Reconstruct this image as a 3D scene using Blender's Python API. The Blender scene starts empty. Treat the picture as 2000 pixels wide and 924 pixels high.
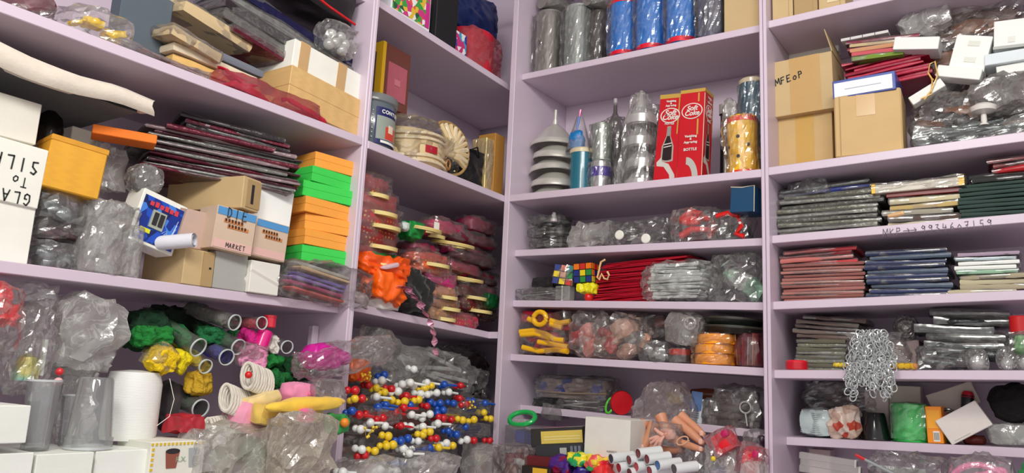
import bpy, bmesh, math, random
from mathutils import Vector, Matrix, Euler, noise

# ---------------------------------------------------------------- camera
ZO = 1.55                      # height of the fitted origin above the floor
FPX = 1532.2
RM = Matrix(((0.8296701, 0.5563859, 0.0456315), (-0.0655643, 0.1782889, -0.9817914), (-0.5543905, 0.8115712, 0.1844000)))
CAM = Vector((1.2422, -1.7701, -0.1311 + ZO))
SC = bpy.context.scene
COL = SC.collection
cd = bpy.data.cameras.new('camera'); cam = bpy.data.objects.new('camera', cd); COL.objects.link(cam)
cd.sensor_width = 36; cd.lens = FPX / 2000 * 36; cd.clip_start = .02
m3 = Matrix((RM[0], -RM[1], -RM[2])).transposed()
cam.matrix_world = Matrix.Translation(CAM) @ m3.to_4x4()
SC.camera = cam
# ---------------------------------------------------------------- world, lamps, exposure
SC.view_settings.view_transform = 'Standard'; SC.view_settings.look = 'None'
SC.view_settings.gamma = 1; SC.view_settings.use_curve_mapping = False
SC.view_settings.exposure = -0.93
SC.cycles.transparent_max_bounces = 32
wd = bpy.data.worlds.new('world'); SC.world = wd; wd.use_nodes = True
wd.node_tree.nodes['Background'].inputs[0].default_value = (1, .97, .95, 1)
wd.node_tree.nodes['Background'].inputs[1].default_value = 1.5
def area(name, loc, target, sx, sy, power, color=(1, .97, .92)):
    l = bpy.data.lights.new(name, 'AREA'); l.shape = 'RECTANGLE'; l.size = sx; l.size_y = sy
    l.energy = power; l.color = color
    o = bpy.data.objects.new(name, l); COL.objects.link(o); o.location = loc
    o.rotation_euler = (Vector(target) - Vector(loc)).to_track_quat('-Z', 'Y').to_euler()
    return o
area('tube_light', (1.3, -1.45, 1.05 + ZO), (.2, -.1, .1 + ZO), .9, .12, 26)
area('panel_light', (0.95, -2.1, .95 + ZO), (.3, 0, 0 + ZO), .35, .35, 24)

random.seed(7)
# ---------------------------------------------------------------- picture point -> place in the shop
def ray(px, py):
    return RM.transposed() @ Vector(((px - 1000) / FPX, (py - 462) / FPX, 1))
def pt(side, px, py, d):       # (u along wall, z) on the plane d behind the shelf fronts
    v = ray(px, py)
    if side == 'R':
        p = CAM + v * ((d - CAM.y) / v.y); return p.x, p.z
    p = CAM + v * ((-d - CAM.x) / v.x); return p.y, p.z
def W(side, u, d, z):
    return Vector((u, d, z)) if side == 'R' else Vector((-d, u, z))
RZ = {'R': 0.0, 'L': math.pi / 2}
def Fit(side, box, d):         # (u centre, z bottom, width, height)
    x0, yt, x1, yb = box; xm, ym = (x0 + x1) / 2, (yt + yb) / 2
    u0 = pt(side, x0, ym, d)[0]; u1 = pt(side, x1, ym, d)[0]
    return (u0 + u1) / 2, pt(side, xm, yb, d)[1], u1 - u0, pt(side, xm, yt, d)[1] - pt(side, xm, yb, d)[1]

# ---------------------------------------------------------------- materials
def lin(c):
    return tuple((v / 12.92 if v <= .04045 else ((v + .055) / 1.055) ** 2.4) for v in [x / 255 for x in c]) + (1,)
MC = {}
def mat(kind, c=(255, 255, 255), **k):
    key = (kind, str(c), str(sorted(k.items())))
    if key in MC: return MC[key]
    m = bpy.data.materials.new(kind); m.use_nodes = True; t = m.node_tree; n = t.nodes; L = t.links
    b = n['Principled BSDF']; col = lin(c)
    def nd(ty, **a):
        x = n.new(ty)
        for q, v in a.items(): x.inputs[q].default_value = v
        return x
    tc = n.new('ShaderNodeTexCoord')
    def bump(scale, strength, dist=.002, detail=3, ty='ShaderNodeTexNoise', src='Object'):
        x = n.new(ty); x.inputs['Scale'].default_value = scale
        if 'Detail' in x.inputs: x.inputs['Detail'].default_value = detail
        L.new(tc.outputs[src], x.inputs['Vector'])
        bp = nd('ShaderNodeBump', Strength=strength, Distance=dist)
        L.new(x.outputs[0], bp.inputs['Height']); return bp
    def vary(amount, scale=30):
        x = nd('ShaderNodeTexNoise', Scale=scale, Detail=4); L.new(tc.outputs['Object'], x.inputs['Vector'])
        r = n.new('ShaderNodeMapRange'); r.inputs[3].default_value = 1 - amount; r.inputs[4].default_value = 1 + amount
        L.new(x.outputs[0], r.inputs[0])
        hs = n.new('ShaderNodeHueSaturation'); hs.inputs['Color'].default_value = col
        L.new(r.outputs[0], hs.inputs['Value']); L.new(hs.outputs[0], b.inputs['Base Color'])
    b.inputs['Base Color'].default_value = col
    if kind == 'paint':
        vary(.04, 6); b.inputs['Roughness'].default_value = .38
        L.new(bump(70, .08).outputs[0], b.inputs['Normal'])
    elif kind == 'card':
        vary(.07, 25); b.inputs['Roughness'].default_value = .75; L.new(bump(160, .15).outputs[0], b.inputs['Normal'])
    elif kind == 'print':
        b.inputs['Roughness'].default_value = k.get('r', .35); vary(.04, 40)
    elif kind == 'wood':
        x = nd('ShaderNodeTexWave', Scale=9, Distortion=6, Detail=3); mp = nd('ShaderNodeMapping'); mp.inputs['Scale'].default_value = (1, 1, 12)
        L.new(tc.outputs['Object'], mp.inputs[0]); L.new(mp.outputs[0], x.inputs['Vector'])
        r = n.new('ShaderNodeMapRange'); r.inputs[3].default_value = .95; r.inputs[4].default_value = 1.03; L.new(x.outputs[1], r.inputs[0])
        hs = n.new('ShaderNodeHueSaturation'); hs.inputs['Color'].default_value = col
        L.new(r.outputs[0], hs.inputs['Value']); L.new(hs.outputs[0], b.inputs['Base Color']); b.inputs['Roughness'].default_value = .55
    elif kind == 'plastic':
        vary(.03, 20); b.inputs['Roughness'].default_value = k.get('r', .28); b.inputs['Coat Weight'].default_value = .3
    elif kind == 'metal':
        vary(.06, 15); b.inputs['Metallic'].default_value = .4; b.inputs['Roughness'].default_value = k.get('r', .3)
    elif kind == 'foil':       # crinkled reflective packets
        vary(.15, 14); b.inputs['Metallic'].default_value = k.get('m', .55); b.inputs['Roughness'].default_value = .3
        L.new(bump(28, .7, .01, 5).outputs[0], b.inputs['Normal'])
    elif kind == 'fabric':
        vary(.12, 60); b.inputs['Roughness'].default_value = k.get('r', .8); b.inputs['Sheen Weight'].default_value = .3
        L.new(bump(220, .25).outputs[0], b.inputs['Normal'])
    elif kind == 'satin':
        vary(.1, 20); b.inputs['Roughness'].default_value = .38; L.new(bump(30, .3, .005).outputs[0], b.inputs['Normal'])
    elif kind == 'fluffy':
        vary(.35, 90); b.inputs['Roughness'].default_value = .9; L.new(bump(120, .9, .01, 5).outputs[0], b.inputs['Normal'])
    elif kind == 'skin':
        vary(.06, 30); b.inputs['Roughness'].default_value = .45; b.inputs['Subsurface Weight'].default_value = .15; b.inputs['Subsurface Radius'].default_value = (.01, .004, .002)
    elif kind == 'dots':       # net cloth with rows of metallic dots
        x = n.new('ShaderNodeTexVoronoi'); x.inputs['Scale'].default_value = 95; x.inputs['Randomness'].default_value = .12
        L.new(tc.outputs['Object'], x.inputs['Vector'])
        r = nd('ShaderNodeMath'); r.operation = 'LESS_THAN'; r.inputs[1].default_value = .27; L.new(x.outputs['Distance'], r.inputs[0])
        mx = n.new('ShaderNodeMix'); mx.data_type = 'RGBA'; mx.inputs[6].default_value = col; mx.inputs[7].default_value = lin(k.get('dot', (235, 205, 150)))
        L.new(r.outputs[0], mx.inputs[0]); L.new(mx.outputs[2], b.inputs['Base Color']); L.new(r.outputs[0], b.inputs['Metallic'])
        b.inputs['Roughness'].default_value = .4
    elif kind == 'thread':
        x = nd('ShaderNodeTexWave', Scale=150, Distortion=1.5, Detail=3); x.bands_direction = 'Z'; L.new(tc.outputs['Object'], x.inputs['Vector'])
        bp = nd('ShaderNodeBump', Strength=.25, Distance=.001); L.new(x.outputs[1], bp.inputs['Height']); L.new(bp.outputs[0], b.inputs['Normal'])
        b.inputs['Roughness'].default_value = .4; vary(.06, 12)
    elif kind == 'patches':    # printed sheets of many colours
        x = n.new('ShaderNodeTexVoronoi'); x.inputs['Scale'].default_value = k.get('s', 30); L.new(tc.outputs['Object'], x.inputs['Vector'])
        cr = n.new('ShaderNodeValToRGB'); cr.color_ramp.interpolation = 'CONSTANT'
        cols = k['cols']; e = cr.color_ramp.elements
        sp = n.new('ShaderNodeSeparateColor'); L.new(x.outputs['Color'], sp.inputs[0]); L.new(sp.outputs[0], cr.inputs[0])
        for i, cc in enumerate(cols):
            q = e[i] if i < 2 else e.new(i / len(cols)); q.position = i / len(cols); q.color = lin(cc)
        L.new(cr.outputs[0], b.inputs['Base Color']); b.inputs['Roughness'].default_value = .3
    elif kind == 'irid':
        g = n.new('ShaderNodeTexNoise'); g.inputs['Scale'].default_value = 14; L.new(tc.outputs['Object'], g.inputs['Vector'])
        cr = n.new('ShaderNodeValToRGB'); e = cr.color_ramp.elements
        for i, cc in enumerate([(30, 60, 140), (60, 200, 200), (240, 230, 120), (230, 90, 70), (120, 60, 150)]):
            q = e[i] if i < 2 else e.new(.5); q.position = .25 + i * .12; q.color = lin(cc)
        L.new(g.outputs[0], cr.inputs[0]); L.new(cr.outputs[0], b.inputs['Base Color']); b.inputs['Metallic'].default_value = .8; b.inputs['Roughness'].default_value = .2
    elif kind in ('film', 'clear'):
        haze = k.get('haze', .10); n.remove(b); film = kind == 'film'
        out = n['Material Output']; wc = col if c != (255, 255, 255) else lin((252, 250, 246))
        tr = n.new('ShaderNodeBsdfTransparent'); tr.inputs[0].default_value = lin(k.get('tint', (252, 252, 252)))
        gl = n.new('ShaderNodeBsdfGlossy'); gl.inputs['Roughness'].default_value = k.get('r', .2)
        df = n.new('ShaderNodeBsdfDiffuse'); df.inputs[0].default_value = wc
        tl = n.new('ShaderNodeBsdfTranslucent'); tl.inputs[0].default_value = wc
        ad = n.new('ShaderNodeMixShader'); ad.inputs[0].default_value = .35; L.new(df.outputs[0], ad.inputs[1]); L.new(tl.outputs[0], ad.inputs[2])
        m1 = n.new('ShaderNodeMixShader'); m1.inputs[0].default_value = haze
        L.new(tr.outputs[0], m1.inputs[1]); L.new(ad.outputs[0], m1.inputs[2])
        lw = nd('ShaderNodeFresnel', IOR=k.get('ior', 1.35))
        ma = nd('ShaderNodeMath'); ma.operation = 'MULTIPLY_ADD'; ma.inputs[1].default_value = .7; ma.inputs[2].default_value = .09 if film else .03
        L.new(lw.outputs[0], ma.inputs[0])
        if film:
            bp = bump(k.get('bs', 40), .5, .006, 3); L.new(bp.outputs[0], gl.inputs['Normal'])
            wr = n.new('ShaderNodeTexNoise'); wr.inputs['Scale'].default_value = 26; wr.inputs['Detail'].default_value = 3; wr.inputs['Distortion'].default_value = 1.2
            L.new(tc.outputs['Object'], wr.inputs['Vector'])
            q1 = nd('ShaderNodeMath'); q1.operation = 'SUBTRACT'; q1.inputs[1].default_value = .5; L.new(wr.outputs[0], q1.inputs[0])
            q2 = nd('ShaderNodeMath'); q2.operation = 'ABSOLUTE'; L.new(q1.outputs[0], q2.inputs[0])
            r = n.new('ShaderNodeMapRange'); r.inputs[1].default_value = 0; r.inputs[2].default_value = .03; r.inputs[3].default_value = min(.8, haze * 1.25 + .07); r.inputs[4].default_value = haze * .8
            L.new(q2.outputs[0], r.inputs[0]); L.new(r.outputs[0], m1.inputs[0])
        m2 = n.new('ShaderNodeMixShader'); L.new(ma.outputs[0], m2.inputs[0]); L.new(m1.outputs[0], m2.inputs[1]); L.new(gl.outputs[0], m2.inputs[2])
        L.new(m2.outputs[0], out.inputs[0])
    MC[key] = m
    return m
FILM = mat('film'); HAZY = mat('film', haze=.4); SLEEVE = mat('film', haze=.08, bs=14, ior=1.45); CLEAR = mat('clear', haze=.06, r=.05); FH = mat('film', haze=.05)
PAINT = mat("paint", (212, 196, 212)); KRAFT = mat('card', (200, 174, 128)); KRAFTD = mat('card', (176, 148, 104)); WHITE = mat('card', (238, 238, 228))
BLACK = mat('plastic', (22, 20, 20)); INK = mat('print', (40, 36, 40), r=.6); SILVER = mat('metal', (190, 190, 185)); TAPE = mat('print', (190, 150, 84), r=.25)
ALU = mat('metal', (214, 213, 204), r=.27)

# ---------------------------------------------------------------- mesh building
class G:
    def __init__(s): s.v = []; s.f = []; s.m = []
    def add(s, vs, fs, M=None, mi=0):
        o = len(s.v); s.v += [(M @ Vector(v)) if M else Vector(v) for v in vs]
        s.f += [tuple(o + i for i in f) for f in fs]; s.m += [mi] * len(fs); return s
    def box(s, x0, x1, y0, y1, z0, z1, M=None, mi=0):
        return s.add([(x0, y0, z0), (x1, y0, z0), (x1, y1, z0), (x0, y1, z0), (x0, y0, z1), (x1, y0, z1), (x1, y1, z1), (x0, y1, z1)],
                     [(0, 3, 2, 1), (4, 5, 6, 7), (0, 1, 5, 4), (1, 2, 6, 5), (2, 3, 7, 6), (3, 0, 4, 7)], M, mi)
    def lathe(s, prof, seg=24, M=None, mi=0):      # prof: (r, z)
        vs = []; fs = []; n = len(prof)
        for r, z in prof:
            for k in range(seg):
                a = 2 * math.pi * k / seg; vs.append((r * math.cos(a), r * math.sin(a), z))
        for i in range(n - 1):
            for k in range(seg):
                k2 = (k + 1) % seg; fs.append((i * seg + k, i * seg + k2, (i + 1) * seg + k2, (i + 1) * seg + k))
        return s.add(vs, fs, M, mi)
    def tube(s, path, r, seg=8, cap=True, closed=False, mi=0):
        P = [Vector(p) for p in path]; n = len(P); rr = r if isinstance(r, (list, tuple)) else [r] * n
        vs = []; fs = []; up = Vector((0.13, 0.21, 1)).normalized()
        for i in range(n):
            a = P[(i - 1) % n] if closed or i > 0 else P[0]; b = P[(i + 1) % n] if closed or i < n - 1 else P[-1]
            t = (b - a).normalized(); x = t.cross(up)
            if x.length < .05: x = t.cross(Vector((1, 0, 0)))
            x.normalize(); y = x.cross(t)
            for k in range(seg):
                q = 2 * math.pi * k / seg; vs.append(P[i] + (x * math.cos(q) + y * math.sin(q)) * rr[i])
        for i in range(n if closed else n - 1):
            j = (i + 1) % n
            for k in range(seg):
                k2 = (k + 1) % seg; fs.append((i * seg + k, j * seg + k, j * seg + k2, i * seg + k2))
        if cap and not closed:
            fs.append(tuple(range(seg))); fs.append(tuple((n - 1) * seg + k for k in reversed(range(seg))))
        return s.add(vs, fs, None, mi)
    def ball(s, c, r, seg=12, sq=(1, 1, 1), mi=0):
        pr = [(r * math.sin(math.pi * i / (seg // 2 + 2)), -r * math.cos(math.pi * i / (seg // 2 + 2))) for i in range(seg // 2 + 3)]
        return s.lathe(pr, seg, Matrix.Translation(c) @ Matrix.Diagonal((*sq, 1)), mi)
    def soft(s, w, d, h, k=.3, n=8, amp=0, freq=8, seed=0, pinch=0, M=None, mi=0, sag=0, jit=0):
        rj = random.Random(seed * 13 + 5)
        bm = bmesh.new(); bmesh.ops.create_cube(bm, size=2)
        bmesh.ops.subdivide_edges(bm, edges=bm.edges[:], cuts=n - 1, use_grid_fill=True)
        off = Vector((seed * 3.7, seed * 1.3, seed * 7.1)); bm.verts.ensure_lookup_table(); vs = []
        for v in bm.verts:
            p = v.co.copy(); q = p.normalized(); p = p * (1 - k) + q * k
            x = Vector((p.x * w / 2, p.y * d / 2, p.z * h / 2))
            if amp:
                e = noise.noise(x * freq + off); e2 = noise.noise(x * freq * 2.3 + off * 2)
                a = (.5 - abs(e) * 2.2) * .8 + (.5 - abs(e2) * 2.4) * .55 + noise.noise(x * freq * .4 - off) * 1.0
                nn = Vector((q.x, q.y, q.z)); x += nn * amp * a
            if pinch:
                tt = max(0, p.z * .5 + .5); f = 1 - pinch * tt ** 2.2; x.x *= f; x.y *= f
            if sag: x.z -= sag * (abs(p.x) ** 2) * h
            if jit: x += Vector((rj.uniform(-jit, jit), rj.uniform(-jit, jit), rj.uniform(-jit, jit)))
            vs.append((x.x, x.y + d / 2, x.z + h / 2))
        if jit: bmesh.ops.triangulate(bm, faces=bm.faces[:], quad_method='ALTERNATE')
        fs = [tuple(v.index for v in f.verts) for f in bm.faces]; bm.free()
        return s.add(vs, fs, M, mi)
    def mesh(s, mats, bevel=0, smooth=True, angle=35):
        me = bpy.data.meshes.new('mesh'); me.from_pydata([tuple(v) for v in s.v], [], s.f)
        for m in (mats if isinstance(mats, (list, tuple)) else [mats]): me.materials.append(m)
        if len(me.materials) > 1: me.polygons.foreach_set('material_index', s.m)
        bm = bmesh.new(); bm.from_mesh(me)
        if bevel:
            es = [e for e in bm.edges if len(e.link_faces) == 2 and e.calc_face_angle(0) > .6]
            bmesh.ops.bevel(bm, geom=es, offset=bevel, segments=1, affect='EDGES', profile=.5)
        bmesh.ops.recalc_face_normals(bm, faces=bm.faces[:]); bm.to_mesh(me); bm.free()
        if smooth:
            me.polygons.foreach_set('use_smooth', [True] * len(me.polygons)); me.set_sharp_from_angle(angle=math.radians(angle))
        me.update(); return me
    def obj(s, name, mats, parent=None, bevel=0, smooth=True, loc=None, rot=None, angle=35):
        return link(name, s.mesh(mats, bevel, smooth, angle), parent, loc, rot)
def link(name, me, parent=None, loc=None, rot=None):
    o = bpy.data.objects.new(name, me); COL.objects.link(o); o.parent = parent
    if loc: o.location = loc
    if rot: o.rotation_euler = rot
    return o
def thing(name, label, cat, loc, rot=(0, 0, 0), group=None):
    o = bpy.data.objects.new(name, None); COL.objects.link(o); o.empty_display_size = .02
    o.location = loc; o.rotation_euler = rot; o['label'] = label; o['category'] = cat
    if group: o['group'] = group
    return o
def tr(x=0, y=0, z=0, rx=0, ry=0, rz=0, s=1):
    return Matrix.Translation((x, y, z)) @ Euler((rx, ry, rz)).to_matrix().to_4x4() @ Matrix.Scale(s, 4)
def R(a): return math.radians(a)
def copy_tree(o, parent=None):
    c = o.copy(); COL.objects.link(c); c.parent = parent
    for ch in [x for x in KIDS.get(o.name, [])]: copy_tree(ch, c)
    return c
KIDS = {}

# printed and handwritten marks
def words(s, size, m, parent, x, y, z, name='lettering', rot=(math.pi / 2, 0, 0), align='CENTER', shear=0, bold=.0):
    c = bpy.data.curves.new('t', 'FONT'); c.body = s; c.size = size; c.align_x = align; c.align_y = 'CENTER'; c.shear = shear
    c.offset = bold; c.space_line = .8; c.extrude = .0002
    o = bpy.data.objects.new('t', c); COL.objects.link(o); bpy.context.view_layer.update()
    me = bpy.data.meshes.new_from_object(o.evaluated_get(bpy.context.evaluated_depsgraph_get())); me.materials.clear(); me.materials.append(m)
    bpy.data.objects.remove(o)
    return link(name, me, parent, (x, y, z), rot)
GL = {'M': [[(0, 0), (.1, 1), (.45, .3), (.8, 1), (.9, 0)]], 'F': [[(.7, 1), (.1, .95), (0, 0)], [(.05, .5), (.55, .55)]],
 'E': [[(.7, 1), (.1, 1), (0, 0), (.65, .05)], [(.05, .5), (.5, .55)]], 'O': [[(.4, .6), (.1, .4), (.1, .1), (.4, 0), (.65, .25), (.6, .5), (.4, .6)]],
 'P': [[(0, 0), (.1, 1), (.55, .95), (.6, .6), (.1, .5)]], 'K': [[(.05, 0), (.1, 1)], [(.65, .9), (.1, .45), (.7, 0)]],
 '>': [[(0, .5), (1, .5)], [(.7, .8), (1, .5), (.7, .2)]], '9': [[(.6, .8), (.3, 1), (.1, .75), (.3, .55), (.6, .7), (.6, .9), (.5, 0)]],
 '3': [[(.1, .95), (.5, .95), (.25, .55), (.6, .35), (.4, 0), (.05, .1)]], '4': [[(.15, 1), (.05, .45), (.65, .5)], [(.5, .8), (.45, 0)]],
 '6': [[(.5, 1), (.15, .6), (.1, .15), (.4, 0), (.6, .25), (.4, .5), (.12, .35)]], '0': [[(.35, .7), (.1, .4), (.2, .05), (.5, .05), (.6, .4), (.35, .7)]],
 '7': [[(.05, .95), (.6, 1), (.25, 0)], [(.15, .5), (.55, .55)]], '1': [[(.3, 1), (.3, 0)]], '5': [[(.6, 1), (.2, 1), (.15, .55), (.5, .55), (.55, .15), (.1, 0)]],
 'G': [[(.6, .85), (.3, 1), (.05, .6), (.1, .1), (.4, 0), (.6, .15), (.6, .45), (.35, .45)]], 'L': [[(.1, 1), (.05, 0), (.6, .05)]],
 'A': [[(0, 0), (.35, 1), (.7, 0)], [(.15, .4), (.55, .4)]], 'S': [[(.6, .9), (.3, 1), (.1, .75), (.5, .45), (.5, .1), (.05, .05)]],
 'T': [[(0, 1), (.7, 1)], [(.35, 1), (.35, 0)]], 'I': [[(.3, 1), (.3, 0)]], 'D': [[(.1, 0), (.1, 1), (.5, .85), (.6, .4), (.4, .05), (.1, 0)]],
 'R': [[(0, 0), (.1, 1), (.5, .95), (.55, .65), (.1, .5), (.6, 0)]], 'X': [[(0, 1), (.7, 0)], [(.7, 1), (0, 0)]], ' ': []}
def hand(s, h, m, parent, x, y, z, w=None, name='handwriting', roll=0, flip=1):
    g = G(); p = w or h * .06; cx = 0
    for ch in s:
        if ch == 'o': st = GL['0']; k = .7
        else: st = GL[ch]; k = 1
        for ln in st:
            g2 = [Vector(((cx + a * h * .75 * k), 0, b * h * k)) for a, b in ln]
            for a, b in zip(g2, g2[1:]):
                t = (b - a).normalized(); q = Vector((-t.z, 0, t.x)) * p; a = a - t * p * .5; b = b + t * p * .5
                g.add([a - q, b - q, b + q, a + q], [(0, 1, 2, 3)])
        cx += h * (.85 if ch != ' ' else .5)
    M = tr(x, y, z, ry=roll); g.v = [M @ v for v in g.v]
    return g.obj(name, m, parent, smooth=False)
def flat(pts, y, m, parent, name):                 # a flat printed shape on a front face
    return G().add([(a, y, b) for a, b in pts], [tuple(range(len(pts)))]).obj(name, m, parent, smooth=False)
def ell(cx, cz, a, b, n=20, t0=0, t1=360): return [(cx + a * math.cos(R(t0 + (t1 - t0) * i / n)), cz + b * math.sin(R(t0 + (t1 - t0) * i / n))) for i in range(n)]

# ---------------------------------------------------------------- room
def struct(name, g, m, bevel=0):
    o = g.obj(name, m, None, bevel, smooth=False); o['kind'] = 'structure'; return o
WALL = mat('paint', (205, 192, 208))
struct('floor', G().box(-.36, 3.2, -3.6, .34, -.05, 0), mat('card', (104, 92, 86)))
struct('wall_left', G().box(-.36, -.33, -3.6, .34, 0, 2.9), WALL)
struct('wall_back', G().box(-.33, 3.2, .31, .34, 0, 2.9), WALL)
struct('ceiling', G().box(-.36, 3.2, -3.6, .34, 2.9, 2.95), mat('paint', (225, 222, 218)))

# ---------------------------------------------------------------- shelving
TH = .0185; SH = {}
lu = thing('shelving_unit', 'lilac painted shelving with wide bays along the left wall', 'shelving', (0, 0, 0))
ru = thing('shelving_unit', 'lilac painted shelving with many narrow shelves along the right wall', 'shelving', (0, 0, 0))
def panel(unit, side, u0, u1, d0, d1, z0, z1, name='side_panel'):
    g = G(); a = W(side, u0, d0, z0); b = W(side, u1, d1, z1)
    g.box(min(a.x, b.x), max(a.x, b.x), min(a.y, b.y), max(a.y, b.y), z0, z1)
    return g.obj(name, PAINT, unit, bevel=.0015)
def shelf(key, unit, side, d, pa, pb, u0, u1, th=TH, dback=.3):
    a = pt(side, pa[0], pa[1], d); b = pt(side, pb[0], pb[1], d); k = (b[1] - a[1]) / (b[0] - a[0])
    z = lambda u: a[1] + k * (u - a[0])
    g = G(); V = []
    for dz in (0, th):
        for u, dd in ((u0, d), (u1, d), (u1, dback), (u0, dback)): V.append(W(side, u, dd, z(u) + dz))
    g.add(V, [(0, 3, 2, 1), (4, 5, 6, 7), (0, 1, 5, 4), (1, 2, 6, 5), (2, 3, 7, 6), (3, 0, 4, 7)])
    SH[key] = (lambda u: z(u) + th)
    return g.obj('shelf', PAINT, unit, bevel=.0012)
TOPZ = 1.1 + ZO; CZ = -.385 + ZO
for a, b in ((.0, .018), (.7225, .7305), (.7315, .7395), (1.5, 1.518)): panel(ru, 'R', a, b, 0, .3, .02, TOPZ)
for a, b in ((-1.62, -1.602), (-.5635, -.5545), (-.5545, -.5455)): panel(lu, 'L', a, b, .0005, .32, .02, TOPZ)
panel(ru, 'R', .018, 1.5, .295, .308, .02, TOPZ, 'back_panel'); panel(lu, 'L', -1.6, .29, .318, .329, .02, TOPZ, 'back_panel')
panel(lu, 'L', -.5825, -.5645, .085, .1, CZ, -.025 + ZO, 'batten')
BI = (.018, .7225); B2 = (.7395, 1.5)
shelf('t1', ru, 'R', .035, (1020, 156), (1482, 62.4), *BI); shelf('F1', ru, 'R', 0, (994, 394), (1485, 346), *BI, th=.0195)
shelf('r3', ru, 'R', .04, (1007, 501), (1486, 480), *BI); shelf('r4', ru, 'R', .04, (1003, 599.4), (1486, 606), *BI)
shelf('r5', ru, 'R', .04, (997.4, 704.7), (1487, 734.5), *BI); shelf('r6', ru, 'R', .1, (1096, 813), (1381, 845), *BI)
shelf('s1', ru, 'R', .02, (1508, 53), (1745, 0), *B2); shelf('F2', ru, 'R', 0, (1504, 342), (2000, 276), *B2, th=.0195)
s3o = shelf('s3', ru, 'R', .02, (1513, 475), (2000, 434.6), *B2); shelf('s4', ru, 'R', .02, (1517, 604.6), (2000, 585.5), *B2)
shelf('s5', ru, 'R', .02, (1519, 739), (2000, 742.7), *B2); shelf('s6', ru, 'R', .11, (1547, 870), (2000, 894.5), *B2)
BL = (-1.602, -.5635); BM = (-.5455, .29)
shelf('F3', lu, 'L', 0, (0, 24), (706, 283), *BL, dback=.318); shelf('l3', lu, 'L', .03, (0, 533), (545, 598), *BL, dback=.318)
shelf('m1', lu, 'L', .03, (737, 11), (983.6, 169), *BM, dback=.318)
shelf('F4', lu, 'L', 0, (717, 289), (984, 394), -.5455, .0, dback=.318); shelf('m3', lu, 'L', .03, (693, 608), (969, 664), -.5455, 0, dback=.318)
for k, (a, b) in {'F5': (0, .29)}.items():
    for zz in (SH['F4'](0), SH['m3'](0)): G().box(-.318, 0, .0, .29, zz - TH, zz - .0005).obj('shelf', PAINT, lu)
for side, unit, u0, u1 in (('R', ru, .018, 1.5), ('L', lu, -1.6, -.0)):
    panel(unit, side, u0, u1, 0, .295, 1.08 + ZO, 1.098 + ZO, 'shelf')
panel(lu, 'L', -1.6, -.5635, .03, .31, .735 + ZO, .753 + ZO, 'shelf')
SH['top'] = lambda u: 1.1
ct = thing('counter', 'lilac counter ledge along the foot of the shelves', 'counter', (0, 0, 0))
G().box(.1005, 1.5, -.25, -.0015, CZ - .03, CZ).obj('counter_top', PAINT, ct, bevel=.001)
G().box(.0015, .1, -1.6, -.0015, CZ - .03, CZ).obj('counter_top', PAINT, ct, bevel=.001)
for a, b in ((.0185, .722), (.74, 1.4995)): panel(ru, 'R', a, b, 0, .2945, CZ - .0185, CZ, 'shelf')
for a, b in ((-1.6015, -.564), (-.545, .289)): panel(lu, 'L', a, b, .001 if b < 0 else .019, .3175, CZ - .0185, CZ, 'shelf')
G().box(.05, 1.5, -.22, -.2, .0, CZ - .0305).obj('front_board', PAINT, ct)
G().box(.05, .07, -1.6, -.221, .0, CZ - .0305).obj('front_board', PAINT, ct)
SH['c'] = lambda u: CZ
for k in list(SH): pass
# pencil writing on the third right-hand shelf edge
pa = pt('R', 1725, 460, .02); pb = pt('R', 1948, 440, .02)
hw = (pb[0] - pa[0]) / 16.2
rl = -math.atan2(pb[1] - pa[1], pb[0] - pa[0])
hand('MKP>> 9934607159', hw * 1.2, mat('print', (105, 95, 110), r=.6), s3o, pa[0], .0185, pa[1] - .002, w=hw * .05, roll=rl)
# ================================================================ builders for the goods
def at(name, label, cat, side, box, d, snap=None, rot=(0, 0, 0), group=None):
    """an Empty at the base of a thing whose front face fills a picture box on the plane d; returns it with width and height"""
    u, z, w, h = Fit(side, box, d)
    if snap:
        zz = SH[snap](u) + .0006; h = max(.004, z + h - zz); z = zz
    t = thing(name, label, cat, W(side, u, d, z), (R(rot[0]), R(rot[1]), R(rot[2]) + RZ[side]), group)
    return t, w, h
ORD = 'topmost,second,third,fourth,fifth,sixth,seventh,eighth,ninth,tenth,eleventh,twelfth,thirteenth,fourteenth,fifteenth,sixteenth,seventeenth,eighteenth,nineteenth,twentieth,twenty-first,twenty-second,twenty-third,twenty-fourth,twenty-fifth,lowest'.split(',')
SEED = [1]
def sd(): SEED[0] += 1; return SEED[0]

def carton(label, side, box, d, dep, m=KRAFT, snap=None, rot=(0, 0, 0), tape=True, flaps=None, name='carton', cat='box', tm=None, lid=0, group=None, bev=.0012):
    t, w, h = at(name, label, cat, side, box, d, snap, rot, group)
    G().box(-w / 2, w / 2, 0, dep, 0, h).obj('body', m, t, bevel=bev)
    if tape:
        a = w * .17; G().box(-a, a, -.0006, dep + .0006, -.0001, h + .0006).obj('tape', tm or TAPE, t)
    if flaps:
        for sx in flaps: # open lid flaps
            g = G().box(0, w * .32, 0, dep, 0, .002); g.v = [tr((-w / 2 if sx < 0 else w / 2), 0, h, ry=R(-115 if sx < 0 else -78)) @ v for v in g.v]
            g.obj('flap', m, t)
    if lid:
        G().box(-w / 2 - .001, w / 2 + .001, -.001, dep + .001, h * (1 - lid), h + .001).obj('lid', m, t, bevel=.001)
    t['_w'] = w; t['_h'] = h; del t['_w'], t['_h']
    return t, w, h

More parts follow.
